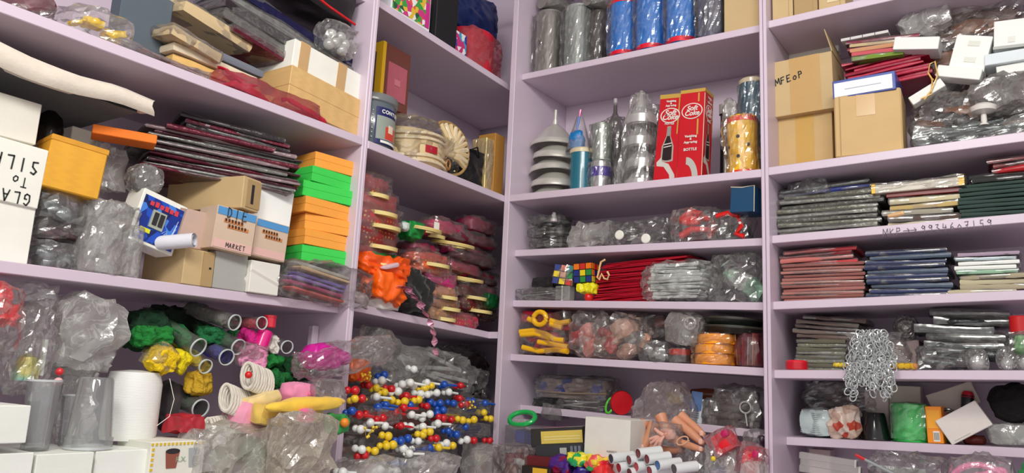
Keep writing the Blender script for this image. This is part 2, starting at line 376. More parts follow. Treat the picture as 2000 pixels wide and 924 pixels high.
def slabs(name, label, cat, group, side, box, d, dep, n, mats, snap=None, jit=.004, sleeve=True, part='card', roll=0, wave=.0015, fan=0, k=.08, pitch=0, yaw=0):
    """a pile of n flat packets, each a thing of its own"""
    u, z, w, h = Fit(side, box, d)
    if snap:
        zz = SH[snap](u) + .0006; h = z + h - zz; z = zz
    th = h / n; rr = random.Random(sd()); mesh = {}; sm = []
    for v in range(3):
        sm.append(G().soft(w * 1.03, dep * 1.02, th * 1.02, k=.12, n=5, amp=th * .25, freq=22, seed=sd()).mesh(SLEEVE))
    for i in range(n):
        cn, m = mats[i % len(mats)]
        key = (cn, i % 3)
        if key not in mesh: mesh[key] = G().soft(w, dep, th * .8, k=k, n=5, amp=wave, freq=16, seed=sd()).mesh(m)
        ju = rr.uniform(-jit, jit) + fan * (i - n / 2)
        q = n - 1 - i; o_ = 'topmost' if q == 0 else 'lowest' if i == 0 else ORD[q] + ' from top'
        lab = label.format(c=cn) + ', ' + o_
        t = thing(name, lab, cat, W(side, u + ju, d + rr.uniform(0, .006), z + i * th), (R(pitch), R(roll) + rr.uniform(-.012, .012), RZ[side] + R(yaw) + rr.uniform(-.05, .05)), group)
        link(part, mesh[key], t)
        if sleeve: link('sleeve', sm[i % 3], t)
    return u, z, w, h

def contents(t, w, dep, h, kind, mats, n, name, seed):
    rr = random.Random(seed)
    for i in range(n):
        m = mats[i % len(mats)]; x = rr.uniform(-.36, .36) * w; y = dep * rr.uniform(.3, .7); z = h * (.18 + .6 * (i + .5) / n)
        g = G(); s = min(w, h)
        if kind == 'rods':
            g.tube([(-w * .3, y, z), (0, y, z + rr.uniform(-.1, .1) * h), (w * .3, y, z + rr.uniform(-.1, .1) * h)], s * .07, 10)
        elif kind == 'discs':
            g.lathe([(0, 0), (s * .24, 0), (s * .24, s * .05), (0, s * .05)], 20, tr(x, y, z, rx=rr.uniform(.3, 1.3), rz=rr.uniform(-1, 1)))
        elif kind == 'balls':
            g.ball((x, y, z), s * .2, 16)
        elif kind == 'cards':
            g.soft(w * .62, dep * .55, h * .09, k=.06, n=3, M=tr(x * .3, dep * .2, z, ry=rr.uniform(-.2, .2), rx=rr.uniform(-.1, .25)))
        elif kind == 'upright':
            g.box(-w * .012, w * .012, dep * .2, dep * .75, h * .06, h * rr.uniform(.8, .92), M=tr((i / max(1, n - 1) - .5) * w * .75, 0, 0, ry=rr.uniform(-.08, .08)))
        elif kind == 'rings':
            g.tube([(x + s * .22 * math.cos(a), y + .3 * s * math.sin(a) * .4, z + s * .2 * math.sin(a)) for a in [2 * math.pi * q / 18 for q in range(18)]], s * .05, 8, closed=True)
        else:
            g.soft(w * rr.uniform(.3, .5), dep * .5, h * rr.uniform(.25, .4), k=.6, n=6, amp=s * .08, freq=18, seed=seed + i, M=tr(x, dep * .2, h * .06 + (z - h * .18) * .8, ry=rr.uniform(-.6, .6)))
        g.obj(name, m, t, bevel=0)

def bag(label, side, box, d, dep, kind=None, mats=(), n=3, cname='packet', film=None, snap=None, rot=(0, 0, 0), amp=.012, k=.45, pinch=.0, freq=16, name='plastic_bag', cat='bag', group=None, res=14, tail=0):
    t, w, h = at(name, label, cat, side, box, d, snap, rot, group); s = sd()
    if kind: contents(t, w, dep, h, kind, list(mats), n, cname, s)
    res = res if res > 14 else int(max(5, min(13, max(w, h) / .012)))
    G().soft(w, dep, h, k=k, n=res, amp=amp, freq=freq, seed=s, pinch=pinch, jit=min(.0045, min(w, h) * .04) * (.6 if film else 1)).obj('film', film or FILM, t, smooth=bool(film), angle=38)
    if tail:
        g = G(); rr = random.Random(s); N = 9
        vs = []; fs = []
        for j in range(4):
            for i in range(N):
                a = i / (N - 1) - .5; vs.append((a * w * (.16 + j * .12), dep * .5 + .006 * math.sin(i * 2.1 + j), h * .96 + j * tail / 3 + rr.uniform(-.003, .003)))
        for j in range(3):
            for i in range(N - 1): fs.append((j * N + i, j * N + i + 1, (j + 1) * N + i + 1, (j + 1) * N + i))
        g.add(vs, fs).obj('knotted_end', film or FILM, t)
    return t, w, h

def wrap(t, w, dep, h, grow=.006, amp=.006, k=.25, film=None, pinch=0, top=0, yo=0):
    G().soft(w + 2 * grow, dep + 2 * grow, h + grow + top, k=k, n=int(max(5, min(12, max(w, h) / .01))), amp=amp, freq=20, seed=sd(), pinch=pinch, M=tr(0, -grow + yo, 0), jit=min(.002, grow * .5)).obj('plastic_wrap', film or FILM, t, smooth=False)

def can(label, side, box, d, m, snap=None, bands=(), name='canister', cat='canister', wrapf=None, rot=(0, 0, 0), top=None, taper=1.0, group=None, seg=28):
    t, w, h = at(name, label, cat, side, box, d, snap, rot, group); r = w / 2; cy = r
    M0 = tr(0, cy, 0); b = min(.003, r * .1)
    G().lathe([(0, 0), (r - b, 0), (r, b), (r * taper, h - b), (r * taper - b, h), (0, h)], seg, M0).obj('body', m, t)
    for z0, z1, bm_, bn in bands: G().lathe([(r + .0008, z0 * h), (r + .0008, z1 * h)], seg, M0).obj(bn, bm_, t)
    if top: G().lathe([(r * taper + .001, h - .012), (r * taper + .002, h - .002), (r * taper - .002, h + .002), (0, h + .002)], seg, M0).obj('lid', top, t)
    if wrapf: wrap(t, w, w, h, film=FH if wrapf is FILM else wrapf, grow=.003, amp=.0025, k=.35)
    return t, w, h

def clear_tube(label, side, px, d, r, vec, name='clear_tube', cat='tube', inner=None, iname='feather_tuft', rim=True, group=None, tuft=1.0):
    """open clear plastic tube: mouth centre at a picture point, body running back along vec"""
    u, z = pt(side, *px, d); t = thing(name, label, cat, W(side, u, d, z), (0, 0, RZ[side]), group)
    v = Vector(vec); L = v.length; q = Vector((0, 0, 1)).rotation_difference(v.normalized()).to_matrix().to_4x4()
    G().lathe([(r, 0), (r, L), (r * .9, L)], 22, q).obj('tube_wall', mat('clear', haze=.1, r=.08), t)
    if rim: G().lathe([(r - .0006, -.0006), (r + .0012, -.0006), (r + .0012, .0022), (r - .0006, .0022), (r - .0006, -.0006)], 22, q).obj('rim', mat('plastic', (205, 215, 215), r=.15), t)
    if inner:
        G().soft(r * 1.75 * tuft, r * 1.75 * tuft, L * .8, k=.45, n=10, amp=r * .35, freq=60, seed=sd(), M=q @ tr(0, -r * .87 * tuft, L * .16)).obj(iname, mat('fluffy', inner), t)
    return t

def cloth(label, side, box, d, dep, m, name='folded_cloth', cat='cloth', rot=(0, 0, 0), snap=None, amp=.016, freq=22, k=.55, wrapf=None, group=None, res=16):
    t, w, h = at(name, label, cat, side, box, d, snap, rot, group)
    res = res if res > 14 else int(max(5, min(13, max(w, h) / .012)))
    G().soft(w, dep, h, k=k, n=res, amp=amp, freq=freq, seed=sd()).obj('fabric', m, t, angle=70)
    if wrapf: wrap(t, w, dep, h, film=wrapf)
    return t, w, h

# ================================================================ LEFT WALL, top wide bay
MAR = mat('foil', (96, 22, 42), m=.3); DARK = mat('foil', (52, 44, 48), m=.3); GREYF = mat('foil', (128, 128, 124), m=.55)
TAN = mat('card', (205, 182, 140)); CREAM = mat('card', (226, 212, 184)); SLATE = mat('card', (84, 96, 106)); BLUEG = mat('card', (112, 118, 130))
L = 'L'
bag('long clear packet with pinkish film lying along the edge of the top left shelf', L, (222, 105, 420, 145), .0, .05, 'cards', [mat('satin', (196, 150, 146))], 2, 'liner', snap='F3', amp=.006, k=.2)
bag('glossy red-pink plastic packet lying on the top left shelf edge under the wooden boxes', L, (425, 165, 640, 232), .0, .06, 'lump', [mat('satin', (200, 30, 60))], 4, 'red_lining', snap='F3', amp=.006, k=.25, film=mat('film', (230, 60, 90), haze=.35))
bag('maroon foil packet at the far left end of the top left shelf', L, (-40, -50, 132, 30), .03, .12, 'lump', [mat('satin', (110, 22, 44))], 4, 'maroon_lining', snap='F3', amp=.01, k=.3)
t, w, h = bag('clear bag holding yellow twists, on the top left shelf above the cream roll', L, (138, 20, 262, 92), .02, .1, None, snap='F3', amp=.012)
for i, (x, z) in enumerate(((-.3, .4), (-.1, .5), (.2, .3), (.33, .42))):
    G().soft(w * .28, .03, h * .22, k=.5, n=6, amp=.005, freq=40, seed=sd(), M=tr(x * w, .005, z * h, ry=.4 * (i % 3 - 1))).obj('yellow_twist', mat('plastic', (245, 205, 30)), t)
carton('dark slate-blue board standing behind the bag of yellow twists', L, (232, -35, 335, 112), .09, .035, SLATE, snap='F3', tape=False, name='board', cat='board')
slabs('plank', 'long {c} plank lying in the flat pile left of the wooden boxes', 'plank', 'planks on the top left shelf', L, (330, 92, 512, 168), .05, .14, 4, [('pinkish', mat('card', (205, 170, 150))), ('yellow', mat('wood', (226, 186, 112))), ('cream', CREAM), ('blue-grey', BLUEG)], jit=.012, sleeve=False, part='board_body')
for i, (bx, m, lb) in enumerate((((330, 50, 440, 96), TAN, 'tan paper envelope on top of the long planks, lower one'), ((350, 10, 500, 62), TAN, 'large tan envelope in a clear sleeve slanting over the planks'), ((318, -12, 430, 28), mat('card', (186, 170, 140)), 'beige envelope at the top of the pile, cut by the frame'))):
    t, w, h = at('envelope', lb, 'envelope', L, bx, .03 + i * .03, None, (6, 7, 3))
    G().soft(w, .1, h * .45, k=.08, n=6, amp=.003, freq=14, seed=sd()).obj('paper', m, t); G().soft(w * 1.04, .104, h * .55, k=.15, n=8, amp=.005, freq=20, seed=sd()).obj('sleeve', FILM, t)
carton('black flat box under the wooden boxes at the right end of the top left shelf', L, (600, 190, 706, 268), .04, .16, BLACK, snap='F3', tape=False)
carton('pale plywood box with a light wood front, right end of the top left shelf', L, (560, 160, 706, 236), .02, .17, mat('wood', (216, 178, 118)), tape=False, rot=(0, 3, 0), lid=.5)
t, w, h = carton('white box bound with brown tape bands on the plywood box', L, (566, 108, 706, 186), .025, .16, WHITE, tape=False, rot=(0, 3, 0))
for x in (-.42, .12): G().box(x * w, (x + .13) * w, -.0012, .161, -.0005, h + .0012).obj('tape_band', mat('print', (200, 164, 116)), t)
G().box(-w * .505, w * .505, -.0015, .162, -.001, h * .3).obj('lower_tray', mat('wood', (206, 176, 138)), t)
slabs('packet', 'flat {c} packet slanting over the white taped box', 'packet', 'dark packets above the white taped box', L, (440, 34, 700, 128), .05, .13, 5, [('maroon', MAR), ('grey', GREYF), ('dark', DARK), ('silver grey', mat('foil', (150, 152, 150))), ('navy', mat('foil', (34, 34, 80)))], roll=6, jit=.02, wave=.004)
t, w, h = at('pouch', 'black pouch with a red edge at the top of the left wall bay', 'pouch', L, (572, -60, 702, 22), .03, None, (0, 6, 0))
G().soft(w, .12, h, k=.3, n=10, amp=.006, freq=12, seed=sd()).obj('body', mat('satin', (26, 22, 24)), t); G().tube([(-w * .5, -.002, h * .22), (0, -.008, h * .1), (w * .46, -.003, h * .14)], .003, 6).obj('red_piping', mat('plastic', (214, 24, 34)), t)
t, w, h = bag('small clear bag of shiny silver balls beside the right post of the top left shelf', L, (646, 40, 704, 108), .0, .07, None, amp=.004)
for x, z in ((-.2, .6), (.12, .66), (.28, .5), (-.05, .42), (.2, .3), (-.24, .3)): G().ball((x * w, .03, z * h), w * .15, 14).obj('silver_ball', mat('metal', (215, 215, 210), r=.12), t)

# ================================================================ LEFT WALL, middle wide bay
# black board with a rolled cream cloth in front, lying over the boxes
u0, z0 = pt(L, -120, 38, .02); u1, z1 = pt(L, 302, 196, .02)
t = thing('display_board', 'large black board with a rolled cream cloth edge resting over the white boxes', 'board', W(L, u0, .02, z0), (0, -math.atan2(z1 - z0, u1 - u0), RZ[L]))
Lb = math.hypot(u1 - u0, z1 - z0)
G().box(0, Lb * .93, .008, .26, -.03, -.02).obj('black_backing', mat('fabric', (24, 22, 22)), t)
g = G(); N = 14; vs = []; fs = []; PR = ((.05, -.002), (.02, .001), (.004, -.001), (-.004, -.01), (-.005, -.022), (-.003, -.034), (.003, -.042), (.006, -.036), (.03, -.0345))
for j in range(9):
    for i in range(N):
        kk = 1 - .35 * i / N; vs.append((Lb * i / (N - 1) + (.006 * math.sin(j * 1.3) if i == N - 1 else 0), PR[j][0] + .002 * math.sin(i * 1.7), PR[j][1] * kk + .004 * math.sin(i * .7)))
for j in range(8):
    for i in range(N - 1): fs.append((j * N + i, j * N + i + 1, (j + 1) * N + i + 1, (j + 1) * N + i))
g.add(vs, fs).obj('cream_cloth', mat('fabric', (226, 216, 200)), t)

t, w, h = carton('plain white carton at the left edge, bottom of its stack', L, (-90, 388, 64, 512), .06, .14, WHITE, snap='l3', tape=False)
t, w, h = carton('white carton with black handwriting upside down, middle of its stack', L, (-80, 268, 86, 392), .055, .14, WHITE, tape=False, rot=(0, 2, 0))
mk = mat('print', (40, 42, 40), r=.6); zt = -.0008
hand('GLASS', .018, mk, t, w * .38, zt, h * .20, roll=math.pi); hand('TO', .015, mk, t, w * .30, zt, h * .45, roll=math.pi); hand('SILK', .021, mk, t, w * .40, zt, h * .76, roll=math.pi)
carton('plain white carton on top of the stack at the left edge', L, (-90, 178, 80, 264), .07, .13, mat('card', (228, 224, 212)), tape=False)
t, w, h = carton('golden yellow wooden box tilted beside the white cartons', L, (88, 274, 198, 378), .05, .07, mat('wood', (226, 164, 40)), tape=False, rot=(0, 4, -8), name='wooden_box', bev=.002)
G().box(-w / 2 - .001, w / 2 + .001, -.001, .071, h * .9, h + .001).obj('lid', mat('wood', (214, 150, 30)), t, bevel=.001)
for bx, m, lb in (((66, 466, 168, 524), mat('foil', (142, 150, 152), m=.6), 'crumpled silver packet at the bottom of the pile right of the lowest white carton'), ((74, 428, 172, 470), mat('satin', (84, 50, 56)), 'flat dark brown packet between two silver bags'), ((76, 372, 178, 432), mat('foil', (150, 158, 160), m=.6), 'crumpled silver bag under the golden wooden box')):
    bag(lb, L, bx, .06, .1, 'lump', [m], 4, 'foil_sheet', amp=.012, snap='l3' if bx[3] > 510 else None)
carton('small white carton behind the golden wooden box', L, (138, 252, 192, 290), .16, .1, WHITE, tape=False)
t, w, h = at('smoky_dome', 'dark smoky plastic dome behind the golden wooden box', 'lid', L, (80, 212, 138, 275), .12, None)
G().lathe([(w * .5, 0), (w * .5, h * .4), (w * .4, h * .8), (w * .15, h), (0, h)], 24, tr(0, w / 2, 0)).obj('dome', mat('clear', (40, 34, 34), haze=.55, tint=(120, 112, 112)), t)
carton('flat orange box on the top shelf-side of the maroon packets', L, (186, 252, 300, 270), .06, .05, mat('card', (240, 122, 30)), tape=False, rot=(0, 0, -26), name='flat_box')
bag('tall cloudy clear bag behind the cylinder bag', L, (182, 272, 262, 378), .13, .07, None, amp=.01, film=HAZY, pinch=.2)
t, w, h = can('tall clear plastic cylinder full of hazy film, front of the left middle shelf', L, (176, 392, 272, 545), .035, mat('film', haze=.34), snap='l3', name='clear_cylinder', cat='cylinder')
wrap(t, w, w, h, grow=.004, amp=.008, film=FILM, k=.35)
t, w, h = can('narrow clear sleeve tube beside the tall cylinder bag', L, (246, 440, 286, 548), .035, mat('film', haze=.3), snap='l3', name='clear_cylinder', cat='cylinder')
t, w, h = at('wrapped_disc', 'round silvery disc wrapped in clear film above the comic box', 'disc', L, (268, 320, 326, 380), .05)
G().lathe([(0, -.008), (w * .44, -.008), (w * .5, 0), (w * .44, .008), (0, .008)], 28, tr(0, .02, h / 2, rx=math.pi / 2)).obj('disc', mat('metal', (140, 140, 140), r=.35), t); G().soft(w * 1.05, .05, h * 1.05, k=.8, n=12, amp=.007, freq=26, seed=sd(), jit=.0015).obj('plastic_wrap', FILM, t, smooth=False)
t, w, h = carton('white-edged box printed with a blue lightning picture and battery slots', L, (252, 378, 346, 484), .05, .05, WHITE, tape=False, rot=(0, 12, 0), name='printed_box', snap=None)
G().box(-w * .44, w * .44, -.001, 0, h * .06, h * .9).obj('picture', mat('patches', cols=[(22, 50, 140), (30, 80, 190), (16, 34, 96), (70, 130, 220)], s=60), t)
G().box(-w * .2, w * .1, -.004, 0, h * .34, h * .68).obj('slot_panel', mat('plastic', (170, 176, 160)), t)
for x in (-.16, -.03): G().box(x * w, (x + .09) * w, -.006, 0, h * .4, h * .64).obj('slot', INK, t)
for i in range(6): G().box((-.3 + i * .11) * w, (-.22 + i * .11) * w, -.0016, 0, h * .74, h * (.82 + .02 * (i % 2))).obj('red_print', mat('print', (214, 60, 70)), t)
G().box(-w * .34, -w * .12, -.0016, 0, h * .22, h * .3).obj('yellow_patch', mat('print', (226, 226, 40)), t)
g = G()
for a in range(3): g.tube([(w * .12, -.002, h * (.12 + a * .1)), (w * .2, -.002, h * (.3 + a * .05)), (w * .3, -.002, h * .2), (w * .38, -.002, h * (.5 + a * .08))], .0006, 4)
g.obj('lightning', mat('print', (200, 225, 250)), t)
# paper roll
u0, z0 = pt(L, 380, 470, -.0); u1, z1 = pt(L, 290, 482, .07)
t = thing('paper_roll', 'rolled sheet of white paper lying on the small kraft cartons', 'paper roll', W(L, u0, .0, z0), (0, 0, RZ[L]))
v = Vector((u1 - u0, .07, z1 - z0 + .004)); q = Vector((0, 0, 1)).rotation_difference(v.normalized()).to_matrix().to_4x4(); r = .0145
g = G(); vs = []; fs = []
for i in range(41):
    a = i / 40 * 4 * math.pi; rr = r * (.5 + .5 * i / 40)
    for z in (0, v.length): vs.append((rr * math.cos(a), rr * math.sin(a), z))
for i in range(40): fs.append((2 * i, 2 * i + 2, 2 * i + 3, 2 * i + 1))
g.add(vs, fs, q).obj('sheet', mat('card', (222, 222, 230)), t)
# maroon sleeves
slabs('foil_packet', 'thin {c} packet in the fanned pile above the kraft cartons', 'packet', 'packets in the fanned pile', L, (300, 268, 560, 352), .06, .15, 12, [('maroon', MAR), ('silver-edged', GREYF), ('dark maroon', mat('foil', (60, 16, 30), m=.3)), ('grey-pink', mat('foil', (150, 130, 134), m=.4))], jit=.02, wave=.004, roll=1, yaw=-22)
slabs('foil_packet', 'loose {c} packet sloping on top of the fanned pile', 'packet', 'loose packets on the fanned pile', L, (360, 240, 540, 276), .05, .13, 4, [('maroon', MAR), ('dark', DARK)], jit=.02, wave=.005, roll=3, yaw=-24)
t, w, h = carton('kraft carton with a taped end flap on the picture boxes', L, (470, 348, 512, 412), .012, .19, KRAFT, tape=False, rot=(0, 0, 12), flaps=None)
G().box(-w * .3, w * .5, -.0015, 0, h * .08, h * .94).obj('end_flap', KRAFTD, t); G().box(-w * .05, w * .1, -.002, -.0015, h * .2, h * .8).obj('smudged_print', INK, t)
carton('pinkish carton behind the paper roll', L, (346, 410, 412, 486), .05, .1, mat('card', (196, 168, 156)), tape=False)
def picture_box(label, box, d, dep, txt):
    t, w, h = carton(label, L, box, d, dep, mat('card', (208, 184, 162)), tape=False, rot=(0, 3, -4), name='picture_box', bev=.0006)
    G().box(-w * .48, w * .48, -.001, 0, h * .8, h * .98).obj('sky_band', mat('print', (84, 150, 206)), t); G().box(-w * .48, w * .48, -.001, 0, h * .03, h * .22).obj('pink_band', mat('print', (226, 184, 176)), t)
    for i, z in enumerate((.66, .54)):
        G().box(-w * .3 + i * w * .1, w * .18 + i * w * .15, -.0012, 0, h * (z - .02), h * (z + .06)).obj('orange_bar', mat('print', (206, 130, 70)), t)
        for j in range(6): G().box((-.28 + i * .1 + j * .08) * w, (-.24 + i * .1 + j * .08) * w, -.0016, 0, h * z, h * (z + .07)).obj('dark_print', INK, t)
    if txt:
        hand('DIE', .019, mk, t, -w * .26, -.0022, h * .76, w=.0009); hand('MARKET', .0085, mk, t, -w * .18, -.002, h * .07, w=.0006)
    return t
picture_box('small box with a desert picture and the handwritten word DIE', (418, 408, 494, 492), .01, .06, True)
picture_box('small box with a desert picture and no handwriting', (496, 432, 558, 506), .02, .06, False)
carton('upright white card box beside the tall stack of coloured boxes', L, (486, 362, 570, 440), .04, .06, mat('card', (246, 248, 244)), tape=False, rot=(0, 3, 0))
t, w, h = carton('low kraft carton with a tuck flap, front of the left middle shelf', L, (358, 488, 416, 560), .03, .13, KRAFT, snap='l3', tape=False)
G().box(w * .12, w * .5, -.0018, 0, h * .02, h * .97).obj('tuck_flap', KRAFTD, t); G().box(w * .34, w * .42, -.0022, -.0018, h * .5, h * .56).obj('stamp', INK, t)
carton('grey card box standing on the left middle shelf', L, (418, 494, 482, 568), .03, .08, mat('card', (172, 172, 166)), snap='l3', tape=False)
t, w, h = carton('white tuck-top box with its flaps bent, at the shelf edge', L, (488, 512, 546, 574), .02, .07, mat('card', (232, 230, 222)), snap='l3', tape=False)
G().box(-w * .5, w * .5, 0, .04, -.001, .001).obj('bent_flap', mat('card', (236, 234, 226)), t, loc=(0, -.002, h * .55), rot=(R(-60), R(18), 0))
# green and orange boxes, seen corner-on
GRN = mat('card', (62, 214, 84)); ORG = mat('card', (250, 168, 68))
st = [((596, 468, 686, 512), GRN, 'green', 'bottom of the tall stack'), ((600, 434, 686, 474), ORG, 'orange', 'second from the bottom of the tall stack'), ((604, 402, 690, 446), ORG, 'orange', 'third from the bottom of the tall stack'),
      ((600, 378, 682, 408), ORG, 'orange', 'fourth from the bottom of the tall stack'), ((598, 350, 684, 388), GRN, 'green', 'third from the top of the tall stack'), ((612, 326, 694, 358), GRN, 'green', 'second from the top of the tall stack'), ((620, 296, 696, 334), ORG, 'orange', 'topmost of the tall stack')]
u, zb, _, _ = Fit(L, (598, 480, 690, 505), .03); zb = pt(L, 640, 516, .03)[1]; zt = pt(L, 658, 306, .03)[1]; hh = (zt - zb) / 7
for i, (bx, m, cn, lb) in enumerate(st):
    u_, _, w, _ = Fit(L, bx, .03); rr = (0, 0, (-9, -5, -12, -4, -10, -3, -8)[i])
    t = thing('card_box', f'{cn} card box, {lb} by the post', 'box', W(L, u_, .03, zb + i * hh), (0, 0, RZ[L] + R(rr[2])), None)
    G().box(-w / 2, w / 2, 0, .17, 0, hh * .93).obj('tray', m, t, bevel=.0008); G().box(-w / 2 - .0008, w / 2 + .0008, -.0008, .1708, hh * .5, hh * .97).obj('lid', m, t, bevel=.0008)
t, w, h = bag('clear bag of coloured incense-like sticks overhanging the shelf under the green box', L, (552, 512, 735, 592), -.01, .1, None, amp=.012, k=.35, snap=None, film=FH)
for i, (m, z) in enumerate(((mat('satin', (214, 92, 84)), .15), (mat('satin', (150, 120, 196)), .42), (mat('satin', (226, 196, 150)), .66), (mat('satin', (170, 60, 110)), .3), (mat('satin', (190, 190, 176)), .75), (mat('satin', (120, 100, 180)), .52))):
    G().soft(w * .62, .04, h * .08, k=.3, n=5, amp=.002, seed=sd(), M=tr(-.02 + .008 * (i % 3), .012 + .01 * (i % 2), z * h, ry=.1)).obj('stick_packet', m, t)

# ================================================================ LEFT WALL, bottom wide bay
carton('white carton at the left edge under the red flower bag', L, (-100, 792, 56, 868), -.04, .12, mat('card', (240, 243, 236)), tape=False, rot=(0, 0, 0))
carton('white carton at the very bottom left corner, under the other white carton', L, (-120, 888, 60, 980), -.03, .18, mat('card', (240, 243, 236)), 'c', tape=False)
carton('second white carton in the bottom row from the left edge', L, (66, 886, 178, 980), -.03, .18, mat('card', (236, 240, 232)), 'c', tape=False)
carton('third white carton in the bottom row from the left edge, under the glass', L, (182, 880, 284, 980), -.02, .18, mat('card', (240, 243, 236)), 'c', tape=False)
t, w, h = carton('white box with a black and yellow striped frame and two drink pictures', L, (290, 862, 396, 970), -.03, .1, mat('card', (232, 232, 220)), 'c', tape=False, name='printed_box')
for i in range(14): G().box(-.5 * w + i * w / 14, -.5 * w + (i + .5) * w / 14, -.0012, 0, h - .006, h - .002).obj('yellow_stripe', mat('print', (226, 190, 40)), t)
for i in range(10): G().box(-.48 * w, -.44 * w, -.0012, 0, h - .01 - (i + .5) * .008, h - .01 - i * .008).obj('yellow_stripe', mat('print', (226, 190, 40)), t)
hz = lambda z: h - (1 - z) * (h - .055)
flat([(-.2 * w, hz(.45)), (-.02 * w, hz(.45)), (.02 * w, hz(.8)), (-.24 * w, hz(.8))], -.001, mat('print', (150, 84, 66)), t, 'cup_picture'); flat(ell(-.11 * w, hz(.8), w * .13, .0045), -.0014, INK, t, 'dark_drink')
flat([(.22 * w, hz(.45)), (.36 * w, hz(.45)), (.4 * w, hz(.85)), (.18 * w, hz(.85))], -.001, mat('print', (170, 174, 176)), t, 'glass_picture')
words('R.X.', .012, mat('print', (150, 176, 150)), t, .06 * w, -.001, hz(.62), 'small_lettering')
GLASS = mat('clear', (225, 230, 232), haze=.2, r=.06, ior=1.5)
def tumbler(label, box, d, dn=False, snap=None):
    t, w, h = at('tumbler', label, 'glass', L, box, d, snap); a, b = (w / 2, w * .36) if dn else (w * .38, w / 2)
    G().lathe([(a, 0), (a, h * .16), (a * .93, h * .165), (b, h - .004), (b - .003, h), (0, h)] if dn else [(0, .003), (a, 0), (b, h), (b - .0015, h), (a - .002, .006), (0, .006)], 28, tr(0, w / 2, 0)).obj('glass_wall', GLASS, t)
    G().lathe([(a + .0006, .001), (a + .0006, .004)] if dn else [(b + .0006, h - .003), (b + .0006, h)], 28, tr(0, w / 2, 0)).obj('rim', mat('plastic', (200, 204, 206), r=.1), t)
tumbler('upside-down grey plastic tumbler standing before the cone of white thread', (160, 738, 246, 880), -.02, True)
tumbler('clear tumbler beside the white carton at the left', (60, 742, 126, 880), .0)
tumbler('faint clear tumbler between the two larger ones', (126, 770, 160, 872), .08)
t, w, h = at('thread_cone', 'big cone of white thread with a loose loop of string', 'thread', L, (236, 724, 334, 862), .03)
G().lathe([(0, 0), (w * .47, 0), (w * .5, h * .08), (w * .5, h * .8), (w * .44, h * .97), (w * .12, h), (0, h)], 32, tr(0, w / 2, 0)).obj('thread', mat('thread', (240, 241, 238)), t)
G().tube([(w * .4, .0, h * .9), (w * .52, -.004, h * .6), (w * .45, -.006, h * .35), (w * .2, -.008, h * .22)], .0006, 5).obj('loose_thread', WHITE, t)
t, w, h = cloth('black mesh net bag squeezed beside the white thread cone', L, (334, 745, 362, 845), .07, .06, mat('fabric', (58, 50, 50)), amp=.006, name='mesh_net', cat='net')
t, w, h = bag('clear bag with red fluffy flowers in the top left corner of the bottom bay', L, (-50, 545, 66, 700), .0, .1, None, amp=.01, pinch=.1)
for i, (x, z, r) in enumerate(((-.1, .78, .3), (.18, .58, .26), (-.3, .5, .28))): G().soft(w * r * 1.6, .06, w * r * 1.5, k=.8, n=10, amp=.012, freq=40, seed=sd(), M=tr(x * w, .015, z * h - .02)).obj('flower', mat('satin', (232, 34, 44)), t)
t, w, h = bag('clear bag with a rainbow-coloured shiny cap, left of the big hazy bag', L, (32, 590, 118, 770), .02, .09, None, amp=.011, pinch=.15)
G().lathe([(w * .3, 0), (w * .3, .01), (w * .2, .035), (0, .042)], 22, tr(0, .03, h * .14)).obj('shiny_cap', mat('irid'), t); G().box(w * .2, w * .27, .01, .02, h * .2, h * .6).obj('paper_strip', mat('card', (205, 210, 205)), t)
bag('small clear bag gathered under the left shelf edge', L, (40, 548, 128, 604), .04, .06, None, amp=.01)
bag('big hazy clear bag filled with folded film, behind the tumblers', L, (114, 584, 250, 735), .03, .13, 'lump', [mat('film', haze=.3), mat('film', haze=.2)], 4, 'folded_film', film=HAZY, amp=.018, k=.4, freq=12)
bag('lower hazy bag standing behind the upside-down tumbler', L, (118, 700, 196, 880), .1, .08, None, film=HAZY, amp=.014)
t, w, h = at('candy_stick', 'small red and white twisted sweet poking out beside the hazy bag', 'sweet', L, (110, 715, 126, 760), .01)
G().ball((0, .005, h * .75), .006, 10).obj('red_bead', mat('plastic', (220, 40, 50)), t); G().ball((0, .005, h * .3), .007, 10).obj('pink_bead', mat('plastic', (240, 190, 190)), t)
# clear tubes with feather tufts
FG = (22, 110, 52)
for px, r, vec, inn, lb in (((388, 679), .0165, (-.03, .14, .06), FG, 'clear tube of dark green feathers, largest mouth, left side'), ((402, 716), .0125, (.0, .13, .04), (230, 205, 30), 'clear tube of yellow feathers under the largest green tube'),
    ((466, 678), .0145, (-.01, .15, .05), (24, 96, 52), 'clear tube with green feathers right of the largest tube'), ((443, 698), .0145, (.01, .15, .04), (44, 40, 140), 'clear tube with dark blue feathers'),
    ((459, 630), .0145, (-.02, .14, .03), (120, 118, 112), 'empty clear tube with silvery glints high under the shelf'), ((512, 631), .012, (.0, .13, .0), (196, 60, 80), 'clear tube with a red stopper at the right of the top row'),  # grey tuft in the empty tube stands in for its silvery glints
    ((561, 678), .0125, (.02, .12, .02), None, 'thin clear tube beside the green feathers at the right'), ((392, 798), .016, (.0, .14, .03), (30, 60, 40), 'wide clear tube lying low behind the red cloth')):
    clear_tube(lb, L, px, .03, r, vec, inner=inn)
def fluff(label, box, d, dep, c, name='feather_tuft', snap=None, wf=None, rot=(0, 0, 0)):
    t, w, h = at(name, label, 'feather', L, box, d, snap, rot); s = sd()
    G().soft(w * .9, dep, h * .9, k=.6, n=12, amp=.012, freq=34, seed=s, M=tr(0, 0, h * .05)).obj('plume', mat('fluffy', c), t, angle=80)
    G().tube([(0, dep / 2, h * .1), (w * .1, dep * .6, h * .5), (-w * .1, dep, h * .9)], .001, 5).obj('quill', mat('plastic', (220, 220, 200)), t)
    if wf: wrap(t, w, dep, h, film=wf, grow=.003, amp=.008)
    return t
fluff('dark green feather bunch behind the left tubes', (262, 600, 345, 690), .07, .08, (14, 56, 30))
